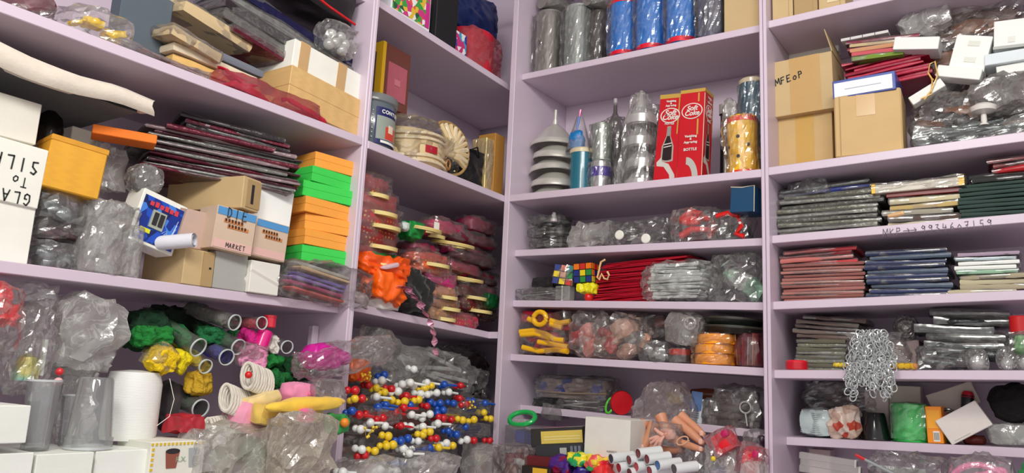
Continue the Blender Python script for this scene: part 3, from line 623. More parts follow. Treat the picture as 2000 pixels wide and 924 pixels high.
fluff('bright green feather bunch with yellow specks under the left tubes', (270, 640, 345, 684), .045, .05, (26, 130, 50))
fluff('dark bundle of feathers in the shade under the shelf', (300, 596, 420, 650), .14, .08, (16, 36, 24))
fluff('yellow feather bunch with an orange edge in its own clear bag', (290, 674, 340, 722), .03, .035, (244, 206, 20), wf=FILM, rot=(0, 30, 0))
fluff('bright yellow feather bunch between tube mouths', (345, 684, 388, 730), .035, .03, (240, 220, 16))
fluff('dull yellow feather bunch below the tube mouths', (380, 732, 414, 762), .04, .03, (206, 166, 40))
fluff('green feather bunch in the middle of the tubes', (400, 636, 452, 676), .06, .05, (24, 112, 62))
fluff('green feather bunch upper right of the tubes', (455, 640, 500, 690), .075, .05, (30, 100, 52))
fluff('light pink feather in a cone of film beside the magenta tube', (478, 672, 526, 720), .02, .04, (232, 150, 190), wf=FILM)
fluff('magenta feather in film right of the green tubes', (480, 650, 512, 700), .05, .04, (206, 30, 130))
fluff('green feather bundle left of the magenta flower', (522, 694, 570, 724), .03, .06, (20, 130, 52))
fluff('second green feather bundle left of the magenta flower, lower', (525, 722, 570, 758), .03, .06, (16, 112, 48))
fluff('dark green feathers directly under the magenta flower', (570, 700, 632, 746), .05, .06, (18, 84, 40))
t, w, h = can('magenta plastic tube end in the feather bundle', L, (506, 644, 530, 682), .03, mat('plastic', (222, 20, 130)), name='capped_tube', cat='tube', rot=(0, 18, 0), bands=((.0, .1, mat('plastic', (240, 120, 180)), 'ridge'),))
t, w, h = can('red stopper under the left shelf beside a clear tube', L, (526, 616, 544, 640), .03, mat('plastic', (214, 40, 64)), name='stopper', cat='stopper', bands=((.8, 1, mat('plastic', (190, 30, 50)), 'ridge'),))
fluff('white fluffy ball in clear film at the right of the tubes', (530, 656, 552, 690), .04, .03, (225, 222, 214), name='fluff_ball')
# magenta flower in a long clear bag
t, w, h = at('cloth_flower', 'magenta cloth flower in a clear bag stretching over the post', 'flower', L, (614, 672, 682, 724), -.04)
G().soft(w, .06, h, k=.75, n=12, amp=.006, freq=24, seed=sd()).obj('bloom', mat('satin', (206, 22, 150)), t); G().ball((w * .42, .01, h * .5), w * .16, 12, (1.4, 1, 1)).obj('petal_tip', mat('satin', (190, 20, 140)), t)
G().soft(w * 2.9, .07, h * 1.25, k=.5, n=14, amp=.008, freq=22, seed=sd(), M=tr(w * .75, -.005, -.002, ry=-.22), jit=.003).obj('clear_bag', FILM, t, smooth=False)
# ropes
def rope(label, px, d, R0, n, r, ax, name='rope_coil'):
    u, z = pt(L, *px, d); t = thing(name, label, 'rope', W(L, u, d, z), (0, 0, RZ[L])); rr = random.Random(sd())
    for i in range(n):
        o = Vector(ax) * (i - n / 2) * r * 2.0; tw = rr.uniform(-.12, .12)
        G().tube([Vector((R0 * (1 + tw) * math.cos(a) * .45 + o.x, R0 * .5 * math.sin(a) + o.y, R0 * math.sin(a + .6) + o.z)) for a in [2 * math.pi * q / 22 for q in range(22)]], r, 6, closed=True).obj('strand', mat('fabric', (214, 208, 196)), t)
    return t
rope('coil of white cotton rope under the pink feather', (506, 742), .01, .024, 9, .0032, (1, .1, -.25))
rope('coil of white cotton rope left of the pink sponge', (462, 785), .01, .024, 8, .0032, (1, .1, -.3))
rope('coil of white cotton rope low beside the red cloth', (430, 832), .01, .016, 9, .003, (1, .1, .1))
t, w, h = at('bead', 'small red bead on the topmost rope coil', 'bead', L, (484, 728, 496, 740), -.02); G().ball((0, w / 2, w / 2), w / 2, 12).obj('ball', mat('plastic', (220, 26, 30)), t); G().tube([(0, w * .5, w), (0, w * .5, w * 1.15)], .0008, 5).obj('thread_loop', WHITE, t)
def sponge(label, box, d, dep, c, k=.5, rot=(0, 0, 0), amp=.004, name='sponge_toy', pt2=None):
    t, w, h = at(name, label, 'sponge', L, box, d, None, rot)
    G().soft(w, dep, h, k=k, n=12, amp=amp, freq=14, seed=sd()).obj('foam', mat('fabric', c), t); 
    if pt2: G().soft(w * .3, dep * .5, h * .3, k=.6, n=6, M=tr(w * .2, -.004, h * .3)).obj('patch', mat('fabric', pt2), t)
    return t
sponge('large pink foam shape at the bottom of the left bay', (462, 792, 560, 862), -.03, .08, (238, 158, 186), rot=(0, 18, 0))
sponge('cream foam shape lying on the large pink foam', (486, 768, 560, 800), -.02, .06, (240, 216, 150), rot=(0, -14, 0))
sponge('yellow-green tinted foam shape beside the large pink foam', (506, 790, 560, 836), -.06, .04, (226, 190, 90), rot=(0, 10, 0))
sponge('long yellow foam banana piece reaching towards the post', (532, 776, 688, 806), -.09, .035, (250, 206, 70), k=.7, rot=(0, -4, 0))
sponge('round pink foam ball left of the post', (572, 746, 622, 788), -.03, .05, (246, 150, 190), k=.55, pt2=(236, 120, 160))
sponge('small hot pink foam petal under the yellow foam piece', (594, 800, 616, 824), -.1, .02, (232, 110, 160), k=.4)
sponge('cream foam block right of the pink petal', (610, 792, 632, 828), -.07, .03, (240, 206, 130), k=.3)
t, w, h = bag('small clear film puff with glints beside the pink foam ball', L, (626, 742, 680, 786), -.06, .04, None, amp=.008)
t, w, h = cloth('red cloth triangle at the foot of the mesh net bag', L, (350, 812, 402, 848), .0, .05, mat('satin', (176, 40, 54)), amp=.006, k=.2)
bag('clear bag lying in front of the rope coils', L, (392, 838, 470, 924), -.05, .08, 'lump', [mat('satin', (70, 130, 100)), mat('film', haze=.4)], 2, 'green_scrap', amp=.014, film=HAZY)
bag('large milky bag over the foam shapes with green inside, bottom of the left bay', L, (452, 838, 640, 990), -.08, .12, 'lump', [mat('satin', (90, 120, 96)), mat('satin', (200, 190, 170)), mat('satin', (220, 190, 150))], 4, 'sponge_piece', amp=.016, film=mat('film', (235, 230, 215), haze=.5), k=.4)
bag('tall milky bag at the foot of the post', L, (556, 812, 668, 960), -.13, .07, None, amp=.014, film=mat('film', (235, 225, 205), haze=.42))
t, w, h = cloth('green tissue twist with an orange centre beside the post', L, (646, 806, 688, 850), -.1, .03, mat('satin', (50, 150, 74)), amp=.006, name='tissue_twist', cat='tissue')
G().ball((w * .1, -.002, h * .55), w * .16, 10).obj('orange_centre', mat('satin', (240, 140, 40)), t)
# ================================================================ LEFT WALL, narrow bay next to the corner
PZ = [(60, 160, 70), (230, 190, 60), (210, 60, 130), (240, 240, 240), (40, 90, 60), (230, 90, 60)]
t, w, h = carton('colourful puzzle-picture box with white edges at the top of the corner bay', L, (764, -30, 842, 50), .04, .05, mat('card', (232, 232, 236)), 'm1', tape=False, name='picture_box')
G().box(-w * .47, w * .47, -.0012, 0, h * .1, h * .96).obj('picture', mat('patches', cols=PZ, s=70), t); G().box(w * .36, w * .47, -.0016, 0, h * .1, h * .8).obj('magenta_edge', mat('print', (206, 50, 140)), t)
carton('tall black box next to the puzzle-picture box', L, (850, -40, 898, 88), .045, .08, mat('print', (20, 20, 24), r=.6), 'm1', tape=False, rot=(0, 0, 6))
cloth('navy blue cloth bundle lying behind the red wrapped drum', L, (886, -30, 985, 78), .13, .1, mat('satin', (24, 40, 92)), amp=.012, name='cloth_bundle')
t, w, h = carton('small multicoloured box with a white patch beside the red wrapped drum', L, (890, 64, 912, 104), .05, .04, mat('patches', cols=[(40, 60, 160), (200, 50, 120), (236, 236, 236), (60, 160, 200)], s=60), 'm1', tape=False)
t, w, h = can('red drum wrapped in crinkled clear film at the right end of the top corner shelf', L, (920, 60, 986, 158), .045, mat('satin', (200, 32, 52)), 'm1', name='wrapped_drum', cat='drum', wrapf=mat('film', (240, 120, 130), haze=.25))
t, w, h = carton('brown cushioned box with a pink stitched square and a yellow edge behind the jar', L, (745, 92, 800, 215), .1, .03, mat('print', (112, 62, 50), r=.5), None, tape=False, rot=(0, 0, 0), name='padded_box')
G().box(-w * .3, w * .38, -.002, 0, h * .14, h * .72).obj('pink_square', mat('fabric', (176, 84, 100)), t); G().box(-w * .06, w * .14, -.003, 0, h * .38, h * .48).obj('stitched_motif', mat('print', (200, 120, 130)), t)
G().box(-w * .53, -w * .42, -.0015, .03, 0, h).obj('yellow_edge', mat('print', (224, 176, 30)), t)
carton('dark slim box between the post and the brown cushioned box', L, (728, 100, 742, 190), .12, .03, mat('print', (60, 44, 46)), tape=False)
# labelled jar
t, w, h = at('jar', 'grey plastic jar with a navy label and clear rim standing by the post', 'jar', L, (724, 186, 792, 284), .02, 'F4')
r = w * .49; M0 = tr(0, r, 0)
G().lathe([(0, 0), (r * .9, 0), (r * .93, h * .03), (r, h * .86), (r * .98, h * .88), (0, h * .88)], 32, M0).obj('body', mat('plastic', (92, 104, 112), r=.2), t)
G().lathe([(r * 1.0, h * .85), (r * 1.08, h * .87), (r * 1.1, h * .96), (r * 1.05, h), (0, h)], 32, M0).obj('lid', mat('clear', (180, 190, 192), haze=.5), t)
def arc(t, r, cy, a0, a1, z0, z1, m, name, off=.0006, seg=14):
    vs = []; fs = []
    for i in range(seg + 1):
        a = R(a0 + (a1 - a0) * i / seg)
        for z in (z0, z1): vs.append(((r + off) * math.cos(a), cy + (r + off) * math.sin(a), z))
    for i in range(seg): fs.append((2 * i, 2 * i + 2, 2 * i + 3, 2 * i + 1))
    return G().add(vs, fs).obj(name, m, t)
def arcwords(s, size, m, t, r, cy, amid, z, off=.0016, name='lettering', sp=.78):
    n = len(s)
    for i, c in enumerate(s):
        if c == ' ': continue
        a = R(amid) + (i - (n - 1) / 2) * size * sp / r
        words(c, size, m, t, (r + off) * math.cos(a), cy + (r + off) * math.sin(a), z, name, (math.pi / 2, 0, a + math.pi / 2), bold=.0004)
arc(t, r * .97, r, 235, 345, h * .1, h * .76, mat('print', (26, 34, 96)), 'label_panel', .002)
arc(t, r * .97, r, 238, 316, h * .18, h * .6, mat('print', (150, 160, 150)), 'label_picture', .0026); arc(t, r * .97, r, 262, 300, h * .2, h * .42, mat('print', (208, 70, 50)), 'red_figure', .003); arc(t, r * .97, r, 270, 288, h * .32, h * .46, mat('print', (236, 214, 190)), 'pale_face', .0034)
arc(t, r * .97, r, 250, 330, h * .12, h * .165, WHITE, 'white_line', .003)
arcwords('CONTENTS', .0125, WHITE, t, r * .97, r, 290, h * .68, .003, sp=.82)
for i in range(7): G().ball((r * 1.0 * math.cos(R(228)), r + r * 1.0 * math.sin(R(228)), h * (.2 + .08 * i)), .0018, 6).obj('printed_dot', WHITE, t)
# turban
GOLD = mat('satin', (222, 198, 150)); PEARL = mat('foil', (236, 220, 184), m=.1)
t, w, h = at('turban', 'cream and gold beaded turban with a fan crest in clear film', 'turban', L, (790, 232, 908, 342), .03, 'F4')
G().lathe([(w * .40, 0), (w * .46, h * .12), (w * .46, h * .5), (w * .42, h * .72), (w * .2, h * .82), (0, h * .84)], 26, tr(-w * .06, w * .4, 0)).obj('cap', GOLD, t)
for i, z in enumerate((.1, .2, .52, .62)):
    G().tube([(-w * .06 + w * .47 * math.cos(a), w * .4 + w * .47 * math.sin(a), h * (z + .03 * math.sin(3 * a))) for a in [2 * math.pi * q / 40 for q in range(40)]], .0042, 6, closed=True).obj('cord_band', PEARL, t)
arc(t, w * .478, w * .4, 195, 262, h * .28, h * .42, mat('satin', (170, 24, 44)), 'red_band', .001, 18)
ch = list(t.children)
for i in range(11): # pleated fan crest on the right
    a = R(-30 + i * 15)
    G().tube([(w * .14, -.0, h * .42), (w * .2 + w * .14 * math.sin(a), -.01, h * .5 + h * .22 * math.cos(a)), (w * .2 + w * .33 * math.sin(a), -.004, h * .54 + h * .47 * math.cos(a))], [.005, .0095, .007], 7).obj('pleat', PEARL if i % 2 else GOLD, t)
G().tube([(w * .2 + w * .35 * math.sin(R(a)), -.004, h * .54 + h * .5 * math.cos(R(a))) for a in range(-35, 185, 12)], .004, 6).obj('crest_edge', mat('foil', (206, 170, 110), m=.5), t)
G().tube([(w * .16 + .008 * math.cos(a), -.012, h * .2 + .013 * math.sin(a)) for a in [2 * math.pi * q / 14 for q in range(14)]], .003, 6, closed=True).obj('jewel_drop', mat('metal', (170, 120, 70), r=.3), t)
for i in range(24):
    G().ball((w * (.0 + .3 * random.random()), -.009, h * (.1 + .75 * random.random())), .0022, 6).obj('bead', mat('metal', (230, 205, 150), r=.2), t)
G().soft(w * 1.06, w * .9, h * 1.02, k=.5, n=14, amp=.008, freq=22, seed=sd(), M=tr(0, -.018, 0), jit=.002).obj('plastic_wrap', FH, t, smooth=False)
t, w, h = cloth('black satin sash folded between the turban and the golden box', L, (896, 286, 948, 372), .035, .08, mat('satin', (14, 14, 16)), snap='F4', amp=.006, k=.25)
G().tube([(-w * .1, 0, h * .9), (w * .1, -.004, h * 1.02), (w * .25, 0, h * .8)], .0025, 6).obj('loop', mat('satin', (14, 14, 16)), t)
t, w, h = carton('slim gold box in shiny film at the right end of the corner shelf', L, (948, 270, 964, 376), .035, .05, mat('metal', (214, 190, 130), r=.35), 'F4', tape=False); wrap(t, w, .05, h, grow=.002, amp=.004)
t, w, h = carton('ochre wooden box end against the corner post', L, (965, 262, 984, 384), .03, .06, mat('wood', (176, 126, 56)), 'F4', tape=False)

# pouches: dotted net bags with cream ring handles
YR = mat('plastic', (234, 214, 140))
def pouch(label, box, d, dep, c, dot=(238, 206, 140), ring=True, group='dotted gift pouches on the corner shelf', plain=False, rot=(0, 0, 0), wf=True, rx=.1):
    t, w, h = at('gift_pouch', label, 'pouch', L, box, d, None, rot, group); s = sd()
    G().soft(w, dep, h, k=.55, n=10, amp=.008, freq=26, seed=s).obj('net_cloth', mat('satin', c) if plain else mat('dots', c, dot=dot), t, angle=70)
    if ring: G().lathe([(w * .1, 0), (w * .27, 0), (w * .27, .009), (w * .1, .009), (w * .1, 0)], 20, tr(w * rx, .012, h * .02, rx=.12)).obj('ring_handle', YR, t)
    if wf: G().soft(w * 1.05, dep * 1.05, h * 1.1, k=.45, n=9, amp=.008, freq=24, seed=s + 1, M=tr(0, -.004, 0)).obj('plastic_wrap', FILM, t)
    return t
for bx, c, pl, lb in (((700, 340, 770, 385), (170, 50, 62), False, 'topmost dark red dotted pouch in the left pile of the corner bay'), ((696, 372, 786, 420), (196, 60, 62), True, 'second coral red pouch from the top of the left pile in the corner bay'),
    ((694, 402, 792, 446), (204, 70, 74), False, 'third dotted coral pouch from the top of the left pile in the corner bay'), ((694, 436, 786, 486), (150, 44, 52), False, 'fourth dotted dark red pouch from the top of the left pile in the corner bay'), ((692, 478, 780, 520), (150, 30, 40), True, 'lowest plain red pouch in the left pile of the corner bay')):
    pouch(lb, bx, .04, .1, c, plain=pl, group=None)
for i, (bx, c, pl) in enumerate((((850, 432, 920, 462), (196, 34, 92), 1), ((920, 428, 975, 456), (150, 24, 70), 1), ((810, 440, 870, 462), (130, 26, 50), 1), ((880, 455, 975, 478), (110, 20, 46), 1),
    ((806, 476, 860, 500), (176, 40, 90), 1), ((880, 478, 965, 502), (170, 30, 84), 1), ((900, 496, 975, 520), (96, 18, 40), 1), ((880, 512, 945, 536), (180, 34, 80), 1), ((920, 530, 978, 556), (110, 22, 48), 1))):
    pouch(f'glossy magenta-red wrapped pouch in the upper right heap, {("topmost", "second from the top", "third from the top", "fourth from the top", "fifth from the top, far left", "sixth from the top", "third from the bottom", "second from the bottom", "lowest, by the post")[i]}', bx, .06 + .01 * (i % 3), .07, c, plain=pl, ring=i in (2, 4), rx=.2, group='plain magenta pouches in the heap')
for i, (bx, c) in enumerate((((808, 492, 884, 520), (206, 74, 54)), ((816, 512, 886, 538), (222, 96, 60)), ((836, 530, 900, 560), (208, 50, 130)), ((846, 556, 900, 584), (214, 150, 120)), ((842, 582, 905, 606), (190, 130, 96)), ((838, 602, 896, 626), (206, 150, 110)), ((874, 610, 940, 640), (196, 60, 90)))):
    names = ('orange dotted pouch at the top of the middle column', 'orange-gold dotted pouch below the topmost of the middle column', 'pink-violet dotted pouch in the middle column', 'peach dotted pouch with a cream ring, middle column', 'tan pouch lying under the peach one, middle column', 'pale gold pouch at the foot of the middle column', 'pink dotted pouch at the shelf edge by the corner')
    pouch(names[i] + ' of the corner bay', bx, .04, .07, c, ring=i in (0, 3, 4, 5), group=None)
for i, bx in enumerate(((892, 556, 955, 584), (900, 582, 965, 610), (930, 560, 980, 590), (930, 600, 975, 626))):
    pouch(('upper left dark wine pouch low in the corner heap', 'middle dark wine pouch low in the corner heap', 'dark wine pouch touching the corner post, low in the heap', 'lowest dark wine pouch beside the post')[i], bx, .07, .07, ((130, 60, 70), (110, 30, 44), (150, 34, 70), (70, 24, 30))[i], plain=i % 2 == 0, ring=i < 2, group='dark wine pouches low in the heap')
for bx, lb in (((812, 436, 862, 450), 'loose cream ring high in the pouch heap, tilted'), ((870, 466, 925, 480), 'loose cream ring lying flat in the middle of the pouch heap'), ((898, 532, 942, 548), 'loose yellow-white ring near the silver string of the heap')):
    t, w, h = at('ring', lb, 'ring', L, bx, .045); G().lathe([(w * .3, 0), (w * .5, 0), (w * .5, .008), (w * .3, .008), (w * .3, 0)], 24, tr(0, w * .2, 0, rx=.15)).obj('hoop', YR, t); G().lathe([(w * .505, .002), (w * .505, .006)], 24, tr(0, w * .2, 0, rx=.15)).obj('edge_line', mat('plastic', (214, 190, 110)), t)
t, w, h = at('white_tag', 'small white paper tag on the high loose ring', 'tag', L, (848, 434, 858, 452), .035); G().box(-w / 2, w / 2, 0, .001, 0, h).obj('paper', WHITE, t); G().tube([(0, 0, h), (.004, 0, h + .006)], .0005, 4).obj('string', WHITE, t)
cloth('bright green cloth peeking out of the top of the pouch heap', L, (800, 432, 832, 468), .05, .05, mat('satin', (20, 140, 60)), amp=.008)
cloth('dark green wrapped piece by the corner post', L, (954, 572, 978, 604), .05, .04, mat('satin', (16, 90, 46)), amp=.004)
cloth('small white ball of cloth beside the left pouch pile', L, (786, 430, 806, 452), .04, .03, mat('satin', (220, 232, 226)), amp=.004, k=.8)
OS = mat('satin', (246, 92, 20))
cloth('green cloth fold above the orange satin', L, (724, 494, 790, 512), .03, .05, mat('satin', (24, 130, 60)), amp=.006)
t, w, h = cloth('big orange satin cloth, upper folds', L, (716, 500, 808, 542), .01, .08, OS, amp=.016, freq=26, k=.4); G().soft(w * .35, .02, h * .2, k=.5, n=6, amp=.003, seed=3, M=tr(-w * .05, -.012, h * .4, ry=-.3)).obj('pale_tassel', mat('satin', (220, 190, 200)), t)
cloth('orange satin cloth, lower folded square', L, (732, 538, 792, 588), .0, .06, mat('satin', (255, 104, 16)), amp=.012, k=.35, rot=(0, 14, 0))
cloth('black pleated cloth hanging beside the orange satin', L, (786, 526, 850, 608), .005, .07, mat('fabric', (18, 16, 18)), amp=.014, k=.5, rot=(0, 14, 0))
cloth('crumpled white cloth on the shelf under the orange satin', L, (704, 574, 790, 612), .02, .08, mat('fabric', (226, 218, 214)), snap='m3', amp=.014, k=.5)
pa_ = [(778, 560), (796, 566), (815, 588), (832, 612), (846, 640), (850, 668), (853, 700)]
u0, z0 = pt(L, *pa_[0], -.01); t = thing('garland', 'pink metallic twisted ribbon hanging down over the corner shelf edge', 'ribbon', W(L, u0, -.01, z0), (0, 0, RZ[L]))
vs = []; fs = []; N = 40; path = []
for i in range(N):
    f = i / (N - 1) * (len(pa_) - 1); k = min(int(f), len(pa_) - 2); a = f - k; u, z = pt(L, pa_[k][0] * (1 - a) + pa_[k + 1][0] * a, pa_[k][1] * (1 - a) + pa_[k + 1][1] * a, -.012)
    path.append((u - u0, .0, z - z0))
for i, p in enumerate(path):
    a = i * .75; wv = Vector((math.cos(a) * .008, math.sin(a) * .008, .002)); vs += [Vector(p) - wv, Vector(p) + wv]
for i in range(N - 1): fs.append((2 * i, 2 * i + 2, 2 * i + 3, 2 * i + 1))
G().add(vs, fs).obj('foil_strip', mat('metal', (224, 170, 190), r=.22), t, smooth=False)
vs = [(v[0] + .004 * math.sin(i), v[1] - .003, v[2] + .003) for i, v in enumerate(vs[:40])]; G().add(vs, fs[:19]).obj('second_strip', mat('metal', (210, 150, 180), r=.25), t, smooth=False)

# bottom corner bay: film bags at the back, heap of ball pins
bag('dark clear bag of red-brown packets behind the film at the top of the pin heap', L, (860, 672, 965, 790), .16, .08, 'lump', [mat('satin', (90, 22, 30)), BLACK], 5, 'dark_packet', amp=.012)
bag('glossy clear bag with black and white glints in the corner behind the pins', L, (915, 720, 968, 790), .06, .07, 'lump', [mat('foil', (120, 116, 112)), BLACK], 5, 'dark_packet', amp=.014)
bag('large folded sheet of clear film arching over the pin heap', L, (716, 662, 836, 760), .06, .1, None, film=mat('film', haze=.2), amp=.03, k=.4, freq=10, rot=(0, 12, 0))
bag('grey clear bag lying behind the pins, right of the folded film', L, (822, 690, 935, 770), .05, .1, 'cards', [mat('foil', (200, 206, 202), m=.15)], 4, 'grey_packet', amp=.02, film=mat('film', haze=.15), rot=(0, 10, 0))
bag('clear bag of white plastic pieces at the back of the pin heap', L, (738, 715, 880, 780), .09, .1, 'balls', [mat('plastic', (226, 228, 222)), mat('plastic', (60, 80, 130))], 12, 'white_bead', amp=.014)
bag('wide clear bag under the upper pins of the heap', L, (690, 756, 900, 870), .06, .14, 'rods', [mat('plastic', (212, 206, 200)), mat('plastic', (200, 60, 50)), mat('plastic', (210, 200, 190))], 9, 'plastic_stem', film=mat('film', (205, 200, 195), haze=.28), amp=.016)
bag('clear bag at the foot of the pin heap beside the post', L, (668, 850, 790, 960), .03, .14, 'rods', [mat('plastic', (205, 198, 192)), mat('plastic', (190, 150, 140))], 6, 'plastic_stem', film=mat('film', (210, 204, 196), haze=.28), amp=.016, snap='c')
bag('clear bag low in the middle of the pin heap', L, (770, 850, 905, 960), .02, .16, 'rods', [mat('plastic', (190, 184, 180)), mat('plastic', (90, 90, 110))], 6, 'plastic_stem', film=mat('film', (210, 204, 196), haze=.25), amp=.016, snap='c')
t, w, h = cloth('orange and gold crumpled sweet wrapper at the left of the pin heap', L, (684, 708, 726, 742), .0, .04, mat('foil', (236, 110, 40), m=.4), amp=.008, name='wrapper', cat='wrapper')
G().soft(w * .6, .02, h * .5, k=.5, n=6, amp=.004, seed=4, M=tr(w * .1, -.008, -.006)).obj('red_fold', mat('satin', (214, 40, 30)), t)
PINC = {'white': mat('plastic', (236, 240, 236)), 'yellow': mat('plastic', (240, 205, 40)), 'red': mat('plastic', (204, 24, 34)), 'blue': mat('plastic', (22, 80, 178))}
PINS = {'white': [(548, 265), (345, 335), (473, 360), (525, 350), (545, 368), (632, 348), (635, 425), (693, 415), (770, 410), (590, 420), (535, 553), (527, 628), (270, 605), (365, 625), (210, 647), (218, 775), (520, 800), (575, 722), (885, 712), (555, 865), (597, 868), (437, 915), (330, 905), (290, 912), (650, 550), (600, 575), (700, 610), (605, 630), (755, 735), (310, 440), (447, 405), (95, 920), (740, 880), (480, 770)],
 'yellow': [(172, 452), (310, 383), (362, 410), (408, 462), (660, 370), (615, 388), (578, 458), (650, 663), (605, 680), (385, 690), (415, 745), (375, 752), (858, 588), (993, 540), (930, 585), (705, 762), (795, 750), (250, 322), (300, 785), (490, 470), (1035, 580)],
 'red': [(258, 365), (218, 452), (500, 435), (845, 368), (880, 487), (785, 585), (1105, 482), (485, 510), (430, 540), (1030, 718), (930, 718), (465, 625), (200, 555), (240, 550), (235, 810), (630, 500), (690, 705), (405, 390), (840, 450), (175, 400), (735, 575), (350, 575)],
 'blue': [(155, 530), (320, 507), (370, 490), (742, 362), (525, 495), (653, 475), (715, 480), (800, 482), (920, 467), (735, 525), (697, 545), (877, 632), (820, 680), (768, 658), (510, 705), (465, 722), (650, 765), (680, 800), (443, 862), (360, 300), (1000, 480)]}
pm = {}
for c, m in PINC.items():
    q = Euler((0, 0, 0)).to_matrix().to_4x4()
    g1 = G().ball((0, 0, 0), .0098, 14); g2 = G().ball((-.0155, .004, 0), .008, 12); g3 = G().tube([(-.004, .006, 0), (.004, .02, -.002), (.008, .038, -.004)], .0032, 7)
    pm[c] = (g1.mesh(m), g2.mesh(m), g3.mesh(m))
rp = random.Random(11); ROW = ('top', 'upper', 'middle', 'lower', 'bottom'); NTH = 'first,second,third,fourth,fifth,sixth,seventh,eighth,ninth,tenth,eleventh,twelfth,thirteenth,fourteenth,fifteenth,sixteenth,seventeenth'.split(',')
PLAB = {}
for c, pp in PINS.items():
    for b in range(5):
        row = sorted(p for p in pp if (0, 370, 470, 590, 700)[b] <= p[1] < (370, 470, 590, 700, 2000)[b])
        for i, p in enumerate(row): PLAB[c, p] = f'{c} double-ball pin in the {ROW[b]} row of the pin heap, {NTH[i]} {c} from left'
for c, pp in PINS.items():
    for x, y in pp:
        px, py = 640 + x * .3074, 640 + y * .3074
        d = .045 - (py - 720) / 200 * .115 + rp.uniform(-.008, .008)
        if px < 712: d = min(d, -.03)
        u, z = pt(L, px, py, d); s = rp.uniform(.88, 1.04)
        t = thing('ball_pin', PLAB[c, (x, y)], 'pin', W(L, u, d, z), (0, rp.uniform(-.35, .2), RZ[L] + rp.uniform(-1.9, .2)), f'{c} ball pins in the heap'); t.scale = (s, s, s)
        link('ball', pm[c][0], t); link('small_ball', pm[c][1], t); link('stem', pm[c][2], t)
def sprig(label, px, d, c, n=7):
    u, z = pt(L, *px, d); t = thing('bead_sprig', label, 'sprig', W(L, u, d, z), (0, 0, RZ[L])); rr = random.Random(sd())
    for i in range(n):
        p = (rr.uniform(-.018, .018), rr.uniform(-.006, .006), rr.uniform(-.009, .012)); G().ball(p, .0032, 8).obj('tiny_bead', mat('plastic', c), t); G().tube([(0, .01, -.01), p], .0005, 4).obj('wire', mat('plastic', c), t)
bag('pale clear bag at the bottom edge below the blue pins', L, (800, 892, 905, 965), -.09, .1, 'lump', [mat('satin', (190, 180, 172)), mat('satin', (150, 140, 136))], 3, 'pale_piece', film=HAZY, amp=.01, k=.25, snap='c')
bag('clear bag with pale brownish pieces at the bottom edge, second from the post', L, (706, 896, 800, 965), -.09, .1, 'lump', [mat('satin', (190, 180, 172))], 3, 'pale_piece', film=HAZY, amp=.012, k=.3, snap='c')
sprig('cluster of tiny yellow beads above the yellow pins at the left of the heap', (722, 846), -.05, (240, 210, 60)); sprig('cluster of tiny yellow beads on the right of the heap by the blue bag', (918, 792), .0, (240, 200, 60)); sprig('cluster of tiny gold beads by the sweet wrapper', (712, 738), -.01, (240, 200, 50)); sprig('cluster of tiny white beads in the middle of the heap', (798, 880), -.05, (230, 235, 230))
bag('clear bag of royal blue pins with the pin tips pointing left', L, (905, 780, 968, 812), .0, .06, 'rods', [mat('plastic', (20, 50, 150))], 6, 'blue_stem', amp=.006)
bag('long clear bag packed with dark blue pins under the yellow ones', L, (885, 826, 968, 858), -.02, .06, 'rods', [mat('plastic', (24, 40, 120))], 7, 'blue_stem', amp=.006)
bag('clear bag of blue pins at the bottom middle of the heap', L, (800, 872, 862, 896), -.05, .05, 'rods', [mat('plastic', (20, 70, 180))], 5, 'blue_stem', amp=.004)
bag('clear bag of red pins in the middle of the heap', L, (735, 798, 790, 830), -.01, .05, 'rods', [mat('plastic', (196, 30, 40))], 5, 'red_stem', amp=.005)
bag('clear bag of yellow pins right of the middle of the heap', L, (868, 800, 925, 836), -.0, .05, 'rods', [mat('plastic', (216, 170, 50))], 5, 'yellow_stem', amp=.005)
# ================================================================ RIGHT WALL, first bay
Rr = 'R'
GREYT = mat('metal', (150, 146, 140), r=.25)
def wrapped_tube(label, box, d, m, snap='t1', bands=(), film=FILM, top=None):
    return can(label, Rr, box, d, m, snap, bands=bands, name='wrapped_tube', cat='tube', wrapf=film, top=top)
t, w, h = wrapped_tube('silvery tube with a black scratch mark in film, left end of the top right-hand shelf', (1036, 18, 1082, 130), .06, GREYT)
hand('X', .02, INK, t, -.008, -.0075, h * .42, w=.0006)
wrapped_tube('bright silver tube in film, second from the left post on the top shelf', (1092, 6, 1140, 122), .06, mat('metal', (170, 176, 172), r=.2))
wrapped_tube('dark grey tube in film between the silver tube and the blue ones', (1144, 18, 1176, 112), .09, mat('plastic', (70, 62, 60)))
for bx, lb in (((1050, -20, 1098, 12), 'silvery tube lying above the scratched one'), ((1140, -20, 1184, 6), 'silvery tube end lying above the dark grey tube')): 
    t, w, h = at('wrapped_tube', lb + ' at the top edge', 'tube', Rr, bx, .07); G().tube([(-w * .3, 0, h / 2), (w * .1, .1, h / 2)], w * .3, 16).obj('body', GREYT, t); wrap(t, w * .8, .1, h, grow=.002)
BL_ = mat('plastic', (0, 122, 210), r=.3); RB = mat('plastic', (226, 24, 50))
for bx, lb in (((1182, -6, 1232, 104), 'leftmost of the three blue tubes with red bands'), ((1233, -34, 1288, 92), 'middle one of the three blue tubes with red bands'), ((1292, -60, 1350, 78), 'rightmost of the three blue tubes with red bands')):
    wrapped_tube(lb, bx, .045, BL_, bands=((.035, .1, RB, 'red_band'), (0, .032, mat('plastic', (20, 50, 110)), 'navy_foot'), (.92, .985, RB, 'red_band')), film=mat('film', haze=.05))
wrapped_tube('slate grey tube in film right of the blue tubes', (1354, -60, 1408, 64), .05, mat('plastic', (84, 84, 104)))
carton('kraft carton at the right end of the top shelf of this bay', Rr, (1414, -70, 1482, 56), .045, .12, KRAFT, 't1', tape=False)
